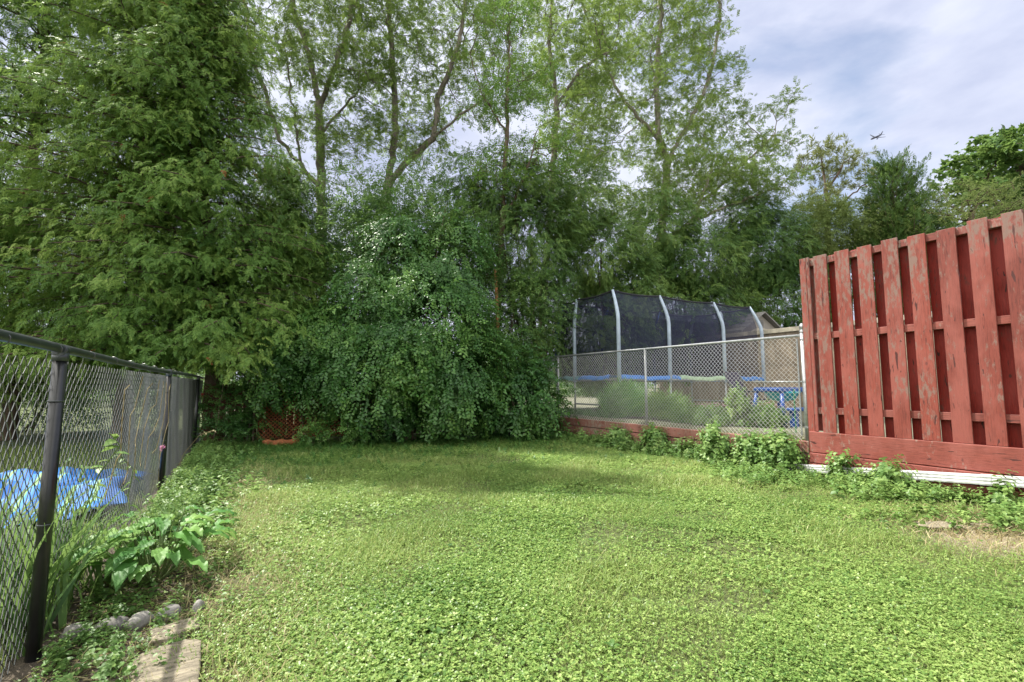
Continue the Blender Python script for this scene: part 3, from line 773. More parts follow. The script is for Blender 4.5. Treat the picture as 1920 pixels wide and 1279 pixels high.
conifer('cedar_tree', 'tall cedar at the far left edge with dark trunks showing through thin upper foliage', gb(20, 11.8), 15.5, 1.4, 2.6, 330, 32, CED, .23, M['cedar'], M['bark_brown'], 21, group=CG, tint=.42, power=.40, spreadw=.24, cloud=.15, rise=.42, droop=.42)
conifer('cedar_tree', 'tall full cedar above the dark fence, second from the left', gb(235, 10.6), 16.5, 1.5, 2.25, 450, 34, CED, .22, M['cedar'], M['bark_brown'], 22, group=CG, tint=.5, power=.38, rust=50, spreadw=.24, cloud=.15, rise=.42, droop=.42)
conifer('cedar_tree', 'rightmost of the big cedars, its leaning crown sloping down towards the drooping bush', gb(408, 11.2), 13.2, 1.75, 2.45, 430, 34, CED, .22, M['cedar'], M['bark_brown'], 23, group=CG, lean=(-1.1, -.3), tint=.45, power=.62, rust=70, spreadw=.24, cloud=.15, rise=.42, droop=.42)
conifer('cedar_tree', 'cedar outside the left edge of the view with branches reaching in over the fence', gb(-230, 10.5), 15, 1.0, 2.6, 260, 26, CED, .25, M['cedar'], M['bark_brown'], 24, group=CG, tint=.45, power=.45, spreadw=.24, cloud=.15, rise=.42, droop=.42)
conifer('cedar_tree', 'smaller cedar between the leaning cedar and the drooping bush', gb(520, 12.6), 7.4, 2.1, 1.8, 260, 32, CED, .22, M['cedar'], M['bark_brown'], 25, group=CG, tint=.45, power=.5, spreadw=.24, cloud=.15, rise=.42, droop=.42)

w0 = lambda px, d, z=0.: np.append(W(px, 723, d)[:2], z)
# locust with two visible forks
tree('locust_tree', 'open locust with forked grey trunk rising just right of the leaning cedar',
     [[w0(604, 16), W(603, 420, 16), W(600, 200, 16)],
      [W(600, 200, 16), W(625, 135, 15.8), W(652, 50, 15.6), W(668, -60, 15.5), W(675, -180, 15.5)],
      [W(600, 200, 16), W(582, 110, 16.3), W(550, 20, 16.6), W(540, -100, 16.8)],
      [W(596, 350, 16), W(562, 305, 15.7), W(524, 262, 15.4), W(500, 180, 15.2), W(472, 100, 15), W(455, -40, 15)],
      [W(562, 300, 15.7), W(549, 190, 15.6), W(530, 70, 15.3)],
      [W(601, 250, 16), W(640, 205, 16.5), W(690, 150, 16.8)]],
     [(560, -120, 16, 200, 330, 3.0), (620, 120, 16, 140, 210, 2.2), (500, 140, 15.4, 90, 160, 1.6), (650, 280, 16, 75, 75, 1.6)], 2500, .25, .16, .009, LOC, .26, 7, M['locust'], M['bark_grey'], 31, group='locust trees along the back', K=2, tint=.42)
tree('locust_tree', 'locust with a thick limb slanting up to the right behind the middle bushes',
     [[w0(712, 17), W(718, 420, 17), W(728, 345, 17)],
      [W(728, 345, 17), W(765, 300, 16.8), W(812, 262, 16.5), W(848, 228, 16.3), W(905, 185, 16.3), W(960, 130, 16.5)],
      [W(728, 345, 17), W(742, 250, 17.3), W(737, 130, 17.6), W(728, 0, 17.8), W(735, -150, 18)],
      [W(812, 262, 16.5), W(822, 180, 16.9), W(860, 90, 17), W(880, -40, 17)]],
     [(800, -60, 17, 180, 300, 3.2), (770, 170, 17, 150, 150, 2.5), (920, 130, 16.5, 90, 130, 2), (800, 320, 16.6, 90, 50, 1.6)], 2600, .25, .17, .009, LOC, .26, 7, M['locust'], M['bark_grey'], 32, group='locust trees along the back', K=2, tint=.45)
tree('locust_tree', 'big airy locust with pale limbs left of the open sky',
     [[w0(1240, 23, .56), W(1238, 470, 23), W(1252, 300, 23), W(1236, 262, 22.8)],
      [W(1236, 262, 22.8), W(1170, 190, 22.5), W(1120, 100, 22.3), W(1090, 0, 22)],
      [W(1252, 300, 23), W(1290, 235, 23.3), W(1330, 150, 23.5), W(1350, 40, 23.5), W(1345, -120, 23.5)],
      [W(1240, 400, 23), W(1290, 390, 22.5), W(1340, 360, 22.3), W(1400, 300, 22), W(1450, 255, 22)],
      [W(1236, 262, 22.8), W(1230, 150, 23), W(1240, 20, 23), W(1230, -140, 23)]],
     [(1230, -60, 23, 165, 280, 4.0), (1270, 190, 23, 130, 190, 3.2), (1350, 330, 22.3, 110, 80, 2.5), (1455, 235, 22, 62, 72, 2.), (1130, 180, 22.5, 80, 170, 2.6), (1200, 350, 22.6, 100, 70, 2.4)], 3600, .30, .20, .011, LOC, .32, 8, M['locust'], M['bark_light'], 33, group='locust trees along the back', K=2, tint=.58)
tree('locust_tree', 'locust with low spreading grey limb just above the trampoline net and shed',
     [[w0(1180, 20, .56), W(1225, 470, 20), W(1300, 415, 20), W(1400, 372, 20), W(1480, 345, 20)], [W(1300, 415, 20), W(1330, 330, 20), W(1350, 260, 20.3)]],
     [(1400, 340, 20, 110, 60, 2.0), (1300, 340, 20, 90, 80, 2.)], 900, .28, .11, .007, LOC, .30, 8, M['locust'], M['bark_light'], 34, group='locust trees along the back', K=2, tint=.5)
tree('locust_tree', 'locust with arching limbs showing high between the dense ash and the airy big locust',
     [[w0(1000, 20), W(1030, 420, 20), W(1045, 200, 20)], [W(1045, 200, 20), W(1085, 130, 20), W(1150, 90, 20)], [W(1045, 200, 20), W(1030, 80, 20), W(1040, -80, 20)]],
     [(1070, 60, 20, 110, 200, 2.8), (1090, 260, 20, 90, 140, 2.5)], 1900, .29, .13, .010, LOC, .30, 8, M['locust'], M['bark_grey'], 35, group='locust trees along the back', K=2, tint=.5)
# dense ash in the middle
tree('ash_tree', 'dense leafy tree rising in the middle of the back row behind the drooping bush',
     [[w0(930, 13.6), W(934, 600, 13.6), W(940, 420, 13.6), W(950, 250, 13.8), W(955, 80, 14)], [W(940, 420, 13.6), W(985, 330, 13.5), W(1010, 240, 13.4)], [W(950, 250, 13.8), W(900, 170, 14), W(880, 100, 14)]],
     [(960, 150, 14, 92, 150, 1.8), (1005, 290, 13.6, 80, 110, 1.5), (915, 330, 13.8, 55, 70, 1.2), (960, 20, 14, 50, 70, 1.1)], 2400, .19, .085, .006, BRO, .27, 7, M['ash'], M['bark_brown'], 41, K=3, tint=.5)
# evergreens of the middle and right
EG = 'dark evergreens behind the trampoline'
EVG = []
def evergreen(*a): EVG.append(a)
evergreen('dark evergreen right of the drooping bush with bare inner twigs', 1000, 14.2, [(1000, 450, 14.2, 105, 150, 1.5), (955, 360, 14.4, 70, 70, 1.1), (990, 620, 14.2, 90, 110, 1.4)], 10500, CED, .26, 'cedar_dark', 42, .42, 5.6)
evergreen('evergreen with drooping yellowish sprays directly above the trampoline corner', 1135, 15.5, [(1130, 480, 15.5, 100, 90, 1.7), (1075, 380, 15.3, 85, 90, 1.4), (1185, 540, 15.5, 55, 60, 1.2), (1120, 620, 15.6, 110, 110, 1.5)], 12500, CED, .28, 'cedar_dark', 43, .60, 5.4)
evergreen('evergreen left of the dark one, rising behind the middle of the drooping bush', 870, 15, [(870, 450, 15, 90, 130, 1.5), (880, 340, 15, 60, 70, 1.1), (690, 420, 15.5, 70, 70, 1.3)], 4200, CED, .28, 'cedar_dark', 44, .36, 6.5)
evergreen('wide evergreen behind the middle poles of the trampoline net', 1290, 19, [(1300, 490, 19, 95, 70, 2.2), (1235, 440, 19, 80, 90, 1.9), (1290, 610, 19, 150, 110, 2.2)], 13500, CED, .34, 'cedar_dark', 45, .52, 5.8)
evergreen('dark evergreen behind the shed and left of the red fence', 1430, 20.5, [(1430, 470, 20.5, 85, 100, 2.3), (1395, 420, 20.3, 55, 60, 1.6), (1470, 590, 20.5, 110, 120, 2.2)], 13500, CED, .34, 'cedar_dark', 46, .36, 7.)
evergreen('pale green evergreen peeping over the far left end of the red fence', 1590, 21, [(1590, 440, 21, 75, 62, 2.2), (1530, 440, 21, 55, 75, 1.8), (1640, 450, 20.8, 40, 55, 1.4)], 15000, BRO, .36, 'pale', 47, .56, 7.3)
evergreen('evergreen rising behind the red fence below the juniper', 1690, 20, [(1690, 440, 20, 60, 60, 1.7), (1740, 460, 20, 45, 50, 1.5)], 3800, CED, .34, 'cedar_dark', 48, .5, 6.5)
conifer('juniper_tree', 'dark juniper with upright pointed tips against the sky', gb(1703, 19.5), 9.9, 2, 1.45, 230, 30, CED, .26, M['cedar_dark'], M['bark_brown'], 49, tint=.35, power=.45, upf=1.5, droop=.0, topr=.22, cloud=.12)
tree('pine_tree', 'open pine with bare twigs reaching right towards the juniper',
     [[w0(1555, 25, .56), W(1553, 450, 25), W(1545, 330, 25), W(1535, 270, 25)], [W(1550, 420, 25), W(1590, 370, 25), W(1640, 330, 25)], [W(1548, 360, 25), W(1580, 310, 25), W(1600, 290, 25)]],
     [(1545, 305, 25, 50, 42, 1.6), (1605, 305, 25, 38, 22, 1.3), (1600, 350, 25, 40, 30, 1.3), (1640, 330, 25, 14, 12, .6), (1530, 370, 25, 45, 50, 1.5)], 330, .30, .16, .012, NEE, .42, 4, M['pine'], M['bark_brown'], 50, K=2, tint=.45, droop=-.4)
tree('maple_tree', 'rounded dark maple at the right edge above the red fence',
     [[w0(1930, 23, .56), W(1925, 480, 23), W(1915, 330, 23)], [W(1925, 430, 23), W(1850, 360, 22.5)], [W(1915, 330, 23), W(1900, 270, 23)]],
     [(1925, 335, 23, 120, 122, 3.2), (1850, 325, 22, 90, 62, 2.2), (2010, 320, 23, 100, 130, 3)], 1500, .34, .3, .012, PAL, .30, 9, M['cedar_dark'], M['bark_brown'], 51, K=5, tint=.42)
tree('maple_tree', 'lighter green bushy tree in front of the rounded maple, just above the red fence',
     [[w0(1820, 18, .56), W(1820, 480, 18), W(1822, 400, 18)]],
     [(1815, 385, 18, 72, 62, 1.8), (1900, 400, 18, 70, 45, 1.6), (1760, 420, 18, 45, 50, 1.5)], 900, .26, .15, .010, BRO, .30, 10, M['pale'], M['bark_brown'], 52, K=5, tint=.62)

# ------------------------------------------------------------ bushes
def bush(name, label, blobs, n, tpl, ls, m, seed, base, nst=9, hang=.6, tint=.45, shell=.62, group=None, minz=.02, cat_='bush', stemr=.022, bark=None, holes=0.0, n1='foliage', n2='stems', trunk=0):
    r = np.random.default_rng(seed); base = np.asarray(base, float)
    root = empty(name, base, label, cat_, group)
    P = blob_pts(blobs, n, r, shell)
    cen = np.array([W(b[0], b[1], b[2]) for b in blobs]); D = np.linalg.norm(P[:, None] - cen[None], axis=2); C = cen[D.argmin(1)]
    od = nrm(P - C); lump = np.sin(P[:, 0] * 3.1 + seed) * np.sin(P[:, 1] * 2.7) * np.sin(P[:, 2] * 3.3 + 1)
    hole = np.sin(P[:, 0] * 6.1 + seed * 2) + np.sin(P[:, 2] * 6.7 + seed) + np.sin(P[:, 1] * 5.3 + P[:, 0] * 2)
    P = P + od * (lump * .22)[:, None]
    keep = (P[:, 2] > minz + .1) & (r.random(len(P)) < .80 + .6 * lump) & (hole > -1.55 + holes); P = P[keep]; od = od[keep]; n = len(P)
    Fd = nrm(od * np.array([1, 1, .6]) * .8 + np.array([0, 0, -hang]) + r.normal(0, .3, (n, 3)))
    U = od + UP * .8 + r.normal(0, .25, (n, 3))
    S = ls * r.uniform(.65, 1.25, n)
    S = np.minimum(S, np.maximum(.06, (P[:, 2] - minz) * 1.3))
    ti = tint + .20 * np.sin(P[:, 0] * 2.3 + seed) * np.sin(P[:, 2] * 2.9) + r.normal(0, .13, n)
    V, F, T = scatter(tpl, P, Fd, U, S, ti, r, .10)
    V[:, 2] = np.maximum(V[:, 2], minz + .004)
    npmesh(n1, V, F, m, root, tint=T)
    parts = []
    for i in range(nst):
        b = base + np.array([r.normal(0, .12), r.normal(0, .12), 0]); t = cen[r.integers(len(cen))] + r.normal(0, .45, 3)
        tt = np.linspace(0, 1, 9)[:, None]; mid = (b + t) / 2 + np.array([r.normal(0, .15), r.normal(0, .15), .25])
        cv = (1 - tt) ** 2 * b + 2 * tt * (1 - tt) * mid + tt ** 2 * t; rr = stemr * (1 - .75 * tt[:, 0]); parts.append(tubes(cv[:-1], cv[1:], rr[:-1], rr[1:], 6))
    if trunk:
        zz = np.linspace(0, trunk, 9); pts = base + np.stack([.05 * np.sin(zz), .05 * np.cos(zz * 1.3), zz], 1); rr = .13 * (1 - zz / trunk * .85); parts.append(tubes(pts[:-1], pts[1:], rr[:-1], rr[1:], 8))
    V, F, _ = cat(parts); npmesh(n2, V, F, bark or M['bark_brown'], root, smooth=True)
    return root
for lab, px_, d_, bl, n_, tp_, ls_, mk, sd_, ti_, th in EVG:
    bush('evergreen_tree', lab, bl, n_, tp_, ls_, M[mk], sd_, w0(px_, d_, .56 if px_ > 1040 else 0.), nst=14, hang=.3, tint=ti_, shell=.5, group=EG, minz=.5, cat_='tree', stemr=.035, n1='crown', n2='trunk', trunk=th)
bush('weeping_bush', 'large weeping bush with hanging leafy strands in the middle of the back edge',
     [(800, 625, 11.4, 130, 150, 1.4), (730, 690, 10.9, 120, 110, 1.1), (850, 700, 11.2, 100, 105, 1.1), (700, 590, 11.4, 90, 90, 1.1), (640, 660, 11.0, 75, 70, .9), (745, 485, 12.0, 75, 95, 1.0), (850, 470, 12.2, 60, 90, .9), (680, 520, 12.0, 55, 60, .8)], 10000, STR, .46, M['bush'], 61, w0(770, 11.4), hang=.95, tint=.48, holes=.35)
bush('weeping_bush', 'smaller weeping bush draping down beside the orange-brown netting',
     [(580, 645, 11.0, 75, 62, .9), (520, 680, 10.8, 45, 80, .6), (625, 620, 11.2, 60, 45, .8), (520, 600, 11.3, 55, 50, .7), (470, 640, 11.3, 40, 50, .6), (610, 730, 11.0, 40, 40, .5)], 4200, STR, .42, M['bush'], 62, w0(575, 11.5), hang=.8, tint=.48, nst=6)
bush('broadleaf_shrub', 'dark broadleaf shrub with long leaves touching the far end of the wire fence',
     [(975, 740, 11.9, 80, 70, .8), (935, 690, 12.1, 60, 70, .8), (1020, 755, 11.9, 35, 40, .5)], 1600, STR, .50, M['bush'], 63, w0(970, 12.0), hang=.5, tint=.36, nst=6)
bush('tall_shrub', 'tall small-leaved shrub rising behind the weeping bush below the slanting limb',
     [(780, 430, 13, 125, 85, 1.5), (700, 470, 12.9, 120, 105, 1.5), (790, 500, 12.4, 100, 70, 1.2), (860, 490, 13, 90, 110, 1.3), (650, 540, 12.8, 80, 80, 1.2), (610, 430, 13.2, 60, 80, 1.0), (660, 370, 13.4, 75, 55, 1.1), (770, 350, 13.4, 75, 50, 1.1)], 14000, BRO, .34, M['shrub'], 64, w0(760, 13), hang=.2, tint=.46, nst=14, shell=.35, stemr=.03)
bush('tall_shrub', 'small-leaved shrub above the dark broadleaf shrub at the right end of the bushes',
     [(960, 600, 13, 90, 90, 1.2), (1010, 560, 13.4, 70, 70, 1.0)], 2600, BRO, .32, M['shrub'], 65, w0(960, 13), hang=.2, tint=.5, nst=8, shell=.35)
bush('small_shrub', 'dark leafy shrub under the leaning cedar, left of the orange-brown netting', [(462, 765, 11.2, 42, 50, .5), (490, 800, 11.0, 22, 26, .3)], 620, STR, .32, M['bush'], 69, w0(465, 11.3), hang=.4, tint=.42, nst=5, stemr=.01)
bush('small_shrub', 'low leafy shrub at the foot of the weeping bush right of the netting roll',
     [(640, 805, 10.5, 50, 30, .45), (690, 812, 10.6, 40, 22, .4)], 420, STR, .30, M['bush'], 66, w0(650, 10.6), hang=.2, tint=.5, nst=5, stemr=.01)
bush('small_shrub', 'small dense shrub beside the orange-brown roll of netting',
     [(585, 815, 10.3, 32, 26, .35)], 240, STR, .27, M['bush'], 67, w0(585, 10.4), hang=.2, tint=.55, nst=4, stemr=.01)
bush('small_shrub', 'leafy sapling shrub at the far end of the dark wire fence',
     [(418, 815, 10.2, 40, 30, .4), (430, 770, 10.8, 45, 45, .5), (470, 800, 11, 30, 26, .35)], 560, STR, .30, M['bush'], 68, w0(420, 10.3), hang=.1, tint=.5, nst=4, stemr=.01)
# wooden post seen in the greenery and bare forked sapling
o = MB().tube([w0(937, 12.9), W(933, 600, 12.9), W(929, 505, 12.9)], [.05, .045, .04], 10).build('wooden_post', plain('orange_brown_wood', (.30, .12, .05), .8, var=.3), None, smooth=True)
tag(o, 'thin orange-brown wooden post standing in the greenery left of the trampoline', 'post')
sp0 = G(462, 832)
o = MB().tube([sp0, sp0 + np.array([.03, 0, .35]), sp0 + np.array([.06, 0, .62])], [.018, .015, .012], 7).tube([sp0 + np.array([.06, 0, .60]), sp0 + np.array([-.03, 0, .95])], [.011, .006], 6).tube([sp0 + np.array([.06, 0, .60]), sp0 + np.array([.15, .02, .93])], [.011, .006], 6).build('bare_sapling', M['bark_light'], None, smooth=True)
tag(o, 'bare forked sapling stem between the dark fence end and the netting', 'sapling')
# far-off woodland behind everything
r3 = np.random.default_rng(77); n = 26000
px = r3.uniform(-500, 2500, n); dd = r3.uniform(30, 42, n); hz = 3.4 + 1.6 * np.sin(px * .011) + .8 * np.sin(px * .037)
zz = r3.random(n) ** .8 * np.clip(hz, 1.5, 6); P = np.array([RIGHT * ((a - 960) / FPX * b) + FWD * b for a, b in zip(px, dd)]) + UP * zz[:, None]
V, F, T = scatter(BRO, P, r3.normal(0, 1, (n, 3)), r3.normal(0, 1, (n, 3)), r3.uniform(.7, 1.3, n), .4 + r3.normal(0, .2, n), r3, .1)
tag(npmesh('woodland', V, F, M['shrub'], tint=T), 'far green undergrowth closing the gaps behind the tree row', 'woodland', kind='stuff')
# low hedge behind the left neighbour's lawn
for px, d, lab in ((60, 13.5, 'dark hedge bush behind the blue tarp at the left edge'), (230, 13.8, 'dark hedge bush behind the dark wire fence right of the leftmost hedge bush')):
    bush('hedge_bush', lab, [(px, 740, d, 120, 75, .8), (px + 60, 700, d, 90, 60, .7)], 2200, BRO, .34, M['shrub'], int(px), w0(px, d), hang=.1, tint=.3, nst=6, group='dark hedge bushes behind the left lawn')

# ------------------------------------------------------------ trampoline
tp = empty('trampoline', (10.7, 10.6, .56), 'rectangular trampoline with pale bent poles, dark safety net and blue and green pad', 'trampoline')
TX0, TX1, TY0, TY1 = 8.2, 14.0, 9.25, 12.0; PZ = 1.56
poles = [(8.2, 9.25), (9.98, 9.25), (12.2, 9.25), (14.0, 9.25), (8.2, 11.1), (8.2, 12.0), (9.98, 12.0), (12.2, 12.0), (14.0, 12.0), (14.0, 10.6)]
cx, cy = (TX0 + TX1) / 2, (TY0 + TY1) / 2
tops = {}
for (x, y_) in poles:
    ix = 0 if abs(x - 9.98) < .1 or abs(x - 12.2) < .1 else math.copysign(1, cx - x); iy = 0 if TY0 + .1 < y_ < TY1 - .1 else math.copysign(1, cy - y_)
    top = (x + ix * .10, y_ + iy * .30, 3.78)
    tops[(x, y_)] = top
    o = MB().tube([(x, y_, 1.40), (x, y_, 2.95), (x + ix * .008, y_ + iy * .022, 3.12), (x + ix * .03, y_ + iy * .085, 3.30), (x + ix * .06, y_ + iy * .17, 3.50), top], [.052, .050, .049, .047, .042, .034], 10).build('pole', M['pole_blue'] if y_ < 11.5 or x > 13 else M['pole_deep'], tp, smooth=True)
    MB().tube([(x, y_, .56), (x, y_, 1.42)], .024, 8).build('leg', M['galv'], tp, smooth=True)
for (a, b) in (((8.2, 9.25), (8.2, 11.1)), ((9.98, 9.25), (9.98, 12.0)), ((14.0, 9.25), (14.0, 12.0))):
    MB().tube([(a[0], a[1], .80), (b[0], b[1], .80)], .022, 8).build('leg_brace', M['galv'], tp, smooth=True)
mb = MB(); mb.tube([(TX0, TY0, 1.46), (TX1, TY0, 1.46), (TX1, TY1, 1.46), (TX0, TY1, 1.46), (TX0, TY0, 1.46)], .028, 8); mb.build('frame', M['galv'], tp)
MB().box((TX0 + .35, TY0 + .35, 1.49), (TX1 - .35, TY1 - .35, 1.50)).build('jumping_mat', M['mat_black'], tp)
def pad(x0, x1, y0, y1, m, sg=.0, k=12):
    mb = MB(); along_x = (x1 - x0) > (y1 - y0); n0 = len(mb.v)
    for i in range(k + 1):
        t = i / k; w_ = .02 * math.sin(t * 9 + sg) + .012 * math.sin(t * 23)
        if along_x:
            x = x0 + (x1 - x0) * t; ring = [(x, y0 - .03, 1.46 + w_), (x, y0 - .035, 1.535 + w_), (x, y0 + .03, 1.565 + w_), (x, y1, 1.55 + w_ * .5), (x, y1, 1.515)]
        else:
            y_ = y0 + (y1 - y0) * t; ring = [(x0 - .03, y_, 1.46 + w_), (x0 - .035, y_, 1.535 + w_), (x0 + .03, y_, 1.565 + w_), (x1, y_, 1.55), (x1, y_, 1.515)]
        mb.v += ring
    for i in range(k):
        for j in range(4):
            a = i * 5 + j; mb.f.append((a, a + 1, a + 6, a + 5))
    return mb.build('pad', m, tp, smooth=True)
pad(8.2, 10.35, 9.25, 9.58, M['pad_blue'], 0); pad(10.355, 12.9, 9.25, 9.58, M['pad_green'], 1.2); pad(12.905, 14.0, 9.25, 9.58, M['pad_blue'], 2)
pad(8.2, 8.5, 9.6, 10.9, M['pad_blue'], 1); pad(8.2, 8.5, 10.905, 12.0, M['pad_teal'], 2.2)
pad(13.7, 14.0, 9.6, 12.0, M['pad_blue'], 1); pad(8.55, 13.6, 11.7, 12.0, M['pad_teal'], 1)
order = [(8.2, 9.25), (9.98, 9.25), (12.2, 9.25), (14.0, 9.25), (14.0, 10.6), (14.0, 12.0), (12.2, 12.0), (9.98, 12.0), (8.2, 12.0), (8.2, 11.1), (8.2, 9.25)]
for i in range(10):
    a, b = order[i], order[i + 1]
    ta, tb = tops[a], tops[b]; K_ = 8; mb = MB()
    for k in range(K_ + 1):
        t = k / K_; s_ = 4 * t * (1 - t)
        ins = lambda p: (p[0] + (cx - p[0]) * .04, p[1] + (cy - p[1]) * .06)
        pa, pb = ins(a), ins(b)
        bx, by = pa[0] + (pb[0] - pa[0]) * t, pa[1] + (pb[1] - pa[1]) * t
        tx, ty, tz = [ta[j] + (tb[j] - ta[j]) * t for j in range(3)]
        tz -= .05 * s_
        mb.v += [(bx, by, 1.56), (bx, by, 3.1), (tx, ty, tz - .02)]
    for k in range(K_):
        for j in range(2): mb.f.append((k * 3 + j, (k + 1) * 3 + j, (k + 1) * 3 + j + 1, k * 3 + j + 1))
    if not (a == (14.0, 9.25) and b == (14.0, 10.6)): mb.build('net_panel', M['net'], tp)
    mb = MB(); mb.tube([(ta[0] + (tb[0] - ta[0]) * t, ta[1] + (tb[1] - ta[1]) * t, 3.77 - .05 * 4 * t * (1 - t)) for t in np.linspace(0, 1, 9)], .024, 6)
    mb.build('top_edging', M['rope'], tp)

# ------------------------------------------------------------ neighbour's shed, plank fence, garden toys
sh = empty('garden_shed', (16.0, 12, .56), 'small taupe shed with shingled gable roof and arched trim behind the trampoline', 'shed')
SX0, SX1, SY0, SY1, EZ, RZ = 14.85, 17.2, 10.6, 13.2, 3.2, 3.85
mb = MB(); mb.box((SX0, SY0, .5), (SX1, SY1, EZ))
mb.poly([(SX0, SY0 - .001, EZ), (SX1, SY0 - .001, EZ), (16.02, SY0 - .001, RZ - .03)]); mb.build('wall', M['siding'], sh)
for s in (-1, 1):
    ex = 16.02 + s * 1.36; mb = MB()
    a = [(16.02, SY0 - .18, RZ + .02), (ex, SY0 - .18, EZ - .1), (ex, SY1 + .15, EZ - .1), (16.02, SY1 + .15, RZ + .02)]
    mb.v += a + [(p[0], p[1], p[2] + .05) for p in a]; mb.f += [(0, 1, 2, 3), (7, 6, 5, 4), (0, 4, 5, 1), (1, 5, 6, 2), (2, 6, 7, 3), (3, 7, 4, 0)]
    mb.build('roof', M['shingle'], sh)
    for k in range(5):
        t0 = k / 5; xx = 16.02 + (ex - 16.02) * (t0 + .19); z_ = RZ + .075 + (EZ - .1 - RZ) * (t0 + .19) - .01
        MB().box((min(xx, xx + .03), SY0 - .17, z_), (max(xx, xx + .03), SY1 + .14, z_ + .012)).build('shingle_course', M['shingle'], sh)
mb = MB()
for i in range(12):
    a0, a1 = math.pi * i / 12, math.pi * (i + 1) / 12
    for q_ in ((a0, a1),):
        c_ = (16.02, 3.0)
        p = [(c_[0] + .72 * math.cos(q_[0]), SY0 - .03, c_[1] + .34 * math.sin(q_[0])), (c_[0] + .72 * math.cos(q_[1]), SY0 - .03, c_[1] + .34 * math.sin(q_[1])), (c_[0] + .64 * math.cos(q_[1]), SY0 - .03, c_[1] + .27 * math.sin(q_[1])), (c_[0] + .64 * math.cos(q_[0]), SY0 - .03, c_[1] + .27 * math.sin(q_[0]))]
        mb.poly(p); mb.poly([(x, y_ + .025, z) for x, y_, z in p][::-1])
mb.build('arch_trim', M['cream'], sh)
mb = MB()
for k in range(5): mb.box((15.9, SY0 - .03, 3.42 + k * .045), (16.14, SY0 - .005, 3.445 + k * .045))
mb.build('gable_vent', M['shingle'], sh)
pf = empty('plank_fence', (14.15, 8, .56), 'tan vertical plank fence with cream cap seen through the galvanised wire fence', 'fence')
y_ = 4.2
while y_ < 14:
    MB().box((14.62, y_, .5), (14.64, y_ + .172, 2.95)).build('board', M['tanwood'], pf, bevel=.004); y_ += .18
MB().box((14.56, 4.2, 2.954), (14.68, 14.0, 3.09)).build('cap_rail', M['cream'], pf, bevel=.006)
MB().box((14.645, 4.2, 1.0), (14.69, 14, 1.1)).build('rail', M['tanwood'], pf)
# blue play table
tb = empty('play_table', (9.2, 5.75, .56), 'blue plastic children\'s play table with turquoise bowl behind the wire fence', 'play table')
bx, by = 9.2, 5.75
mb = MB(); mb.box((bx - .42, by - .30, 1.18), (bx + .42, by + .30, 1.27)); mb.build('table_top', M['blueplastic'], tb, bevel=.03)
mb = MB(); mb.lathe((bx - .05, by - .05, 1.0), [(.10, 0), (.24, .05), (.30, .16), (.33, .17), (.33, .19), (.28, .17), (.2, .06), (.0, .04)], 20); b_ = mb.build('bowl', M['aqua'], tb, smooth=True)
for sx in (-1, 1):
    for sy in (-1, 1):
        MB().tube([(bx + sx * .36, by + sy * .25, 1.2), (bx + sx * .44, by + sy * .32, .56)], [.035, .045], 10).build('leg', M['blueplastic'], tb, smooth=True)
MB().box((bx - .55, by - .62, .84), (bx + .4, by - .42, .90)).build('bench', M['blueplastic'], tb, bevel=.02)
MB().box((bx - .5, by - .58, .56), (bx - .42, by - .46, .84)).build('bench_leg', M['blueplastic'], tb); MB().box((bx + .28, by - .58, .56), (bx + .36, by - .46, .84)).build('bench_leg', M['blueplastic'], tb)
# dark garden chair
gc = empty('garden_chair', (10.4, 7.3, .56), 'dark fabric garden chair tilted back between trampoline and play table', 'chair')
c0 = np.array([10.3, 7.1, .56])
def cv(dx, dy, dz_): return tuple(c0 + np.array([dx, dy, dz_]))
mb = MB(); mb.v += [cv(-.25, -.22, .42), cv(.25, -.22, .42), cv(.25, .25, .38), cv(-.25, .25, .38)]; mb.v += [(a, b, c + .02) for a, b, c in mb.v[:4]]
mb.f += [(0, 3, 2, 1), (4, 5, 6, 7), (0, 1, 5, 4), (1, 2, 6, 5), (2, 3, 7, 6), (3, 0, 4, 7)]; mb.build('seat', M['chairdark'], gc)
mb = MB(); mb.v += [cv(-.25, .25, .40), cv(.25, .25, .40), cv(.25, .55, 1.08), cv(-.25, .55, 1.08)]; mb.v += [(a, b + .02, c) for a, b, c in mb.v[:4]]
mb.f += [(0, 1, 2, 3), (7, 6, 5, 4), (0, 4, 5, 1), (1, 5, 6, 2), (2, 6, 7, 3), (3, 7, 4, 0)]; mb.build('backrest', M['chairdark'], gc)
for sx in (-1, 1):
    MB().tube([cv(sx * .27, -.24, 0), cv(sx * .27, .22, .42), cv(sx * .27, .57, 1.12)], .013, 7).build('leg', M['darkrail'], gc, smooth=True)
    MB().tube([cv(sx * .27, .38, 0), cv(sx * .27, -.24, .43)], .013, 7).build('leg', M['darkrail'], gc, smooth=True)
    MB().tube([cv(sx * .27, -.24, .43), cv(sx * .27, -.2, .62), cv(sx * .27, .33, .60)], .013, 7).build('armrest', M['darkrail'], gc, smooth=True)
o = MB().tube([(7.75, 4.62, .56), (7.75, 4.62, 1.25)], .011, 8).build('garden_stake', M['greenstake'], None)
tag(o, 'thin green garden stake just behind the corner post of the wire fence', 'stake')
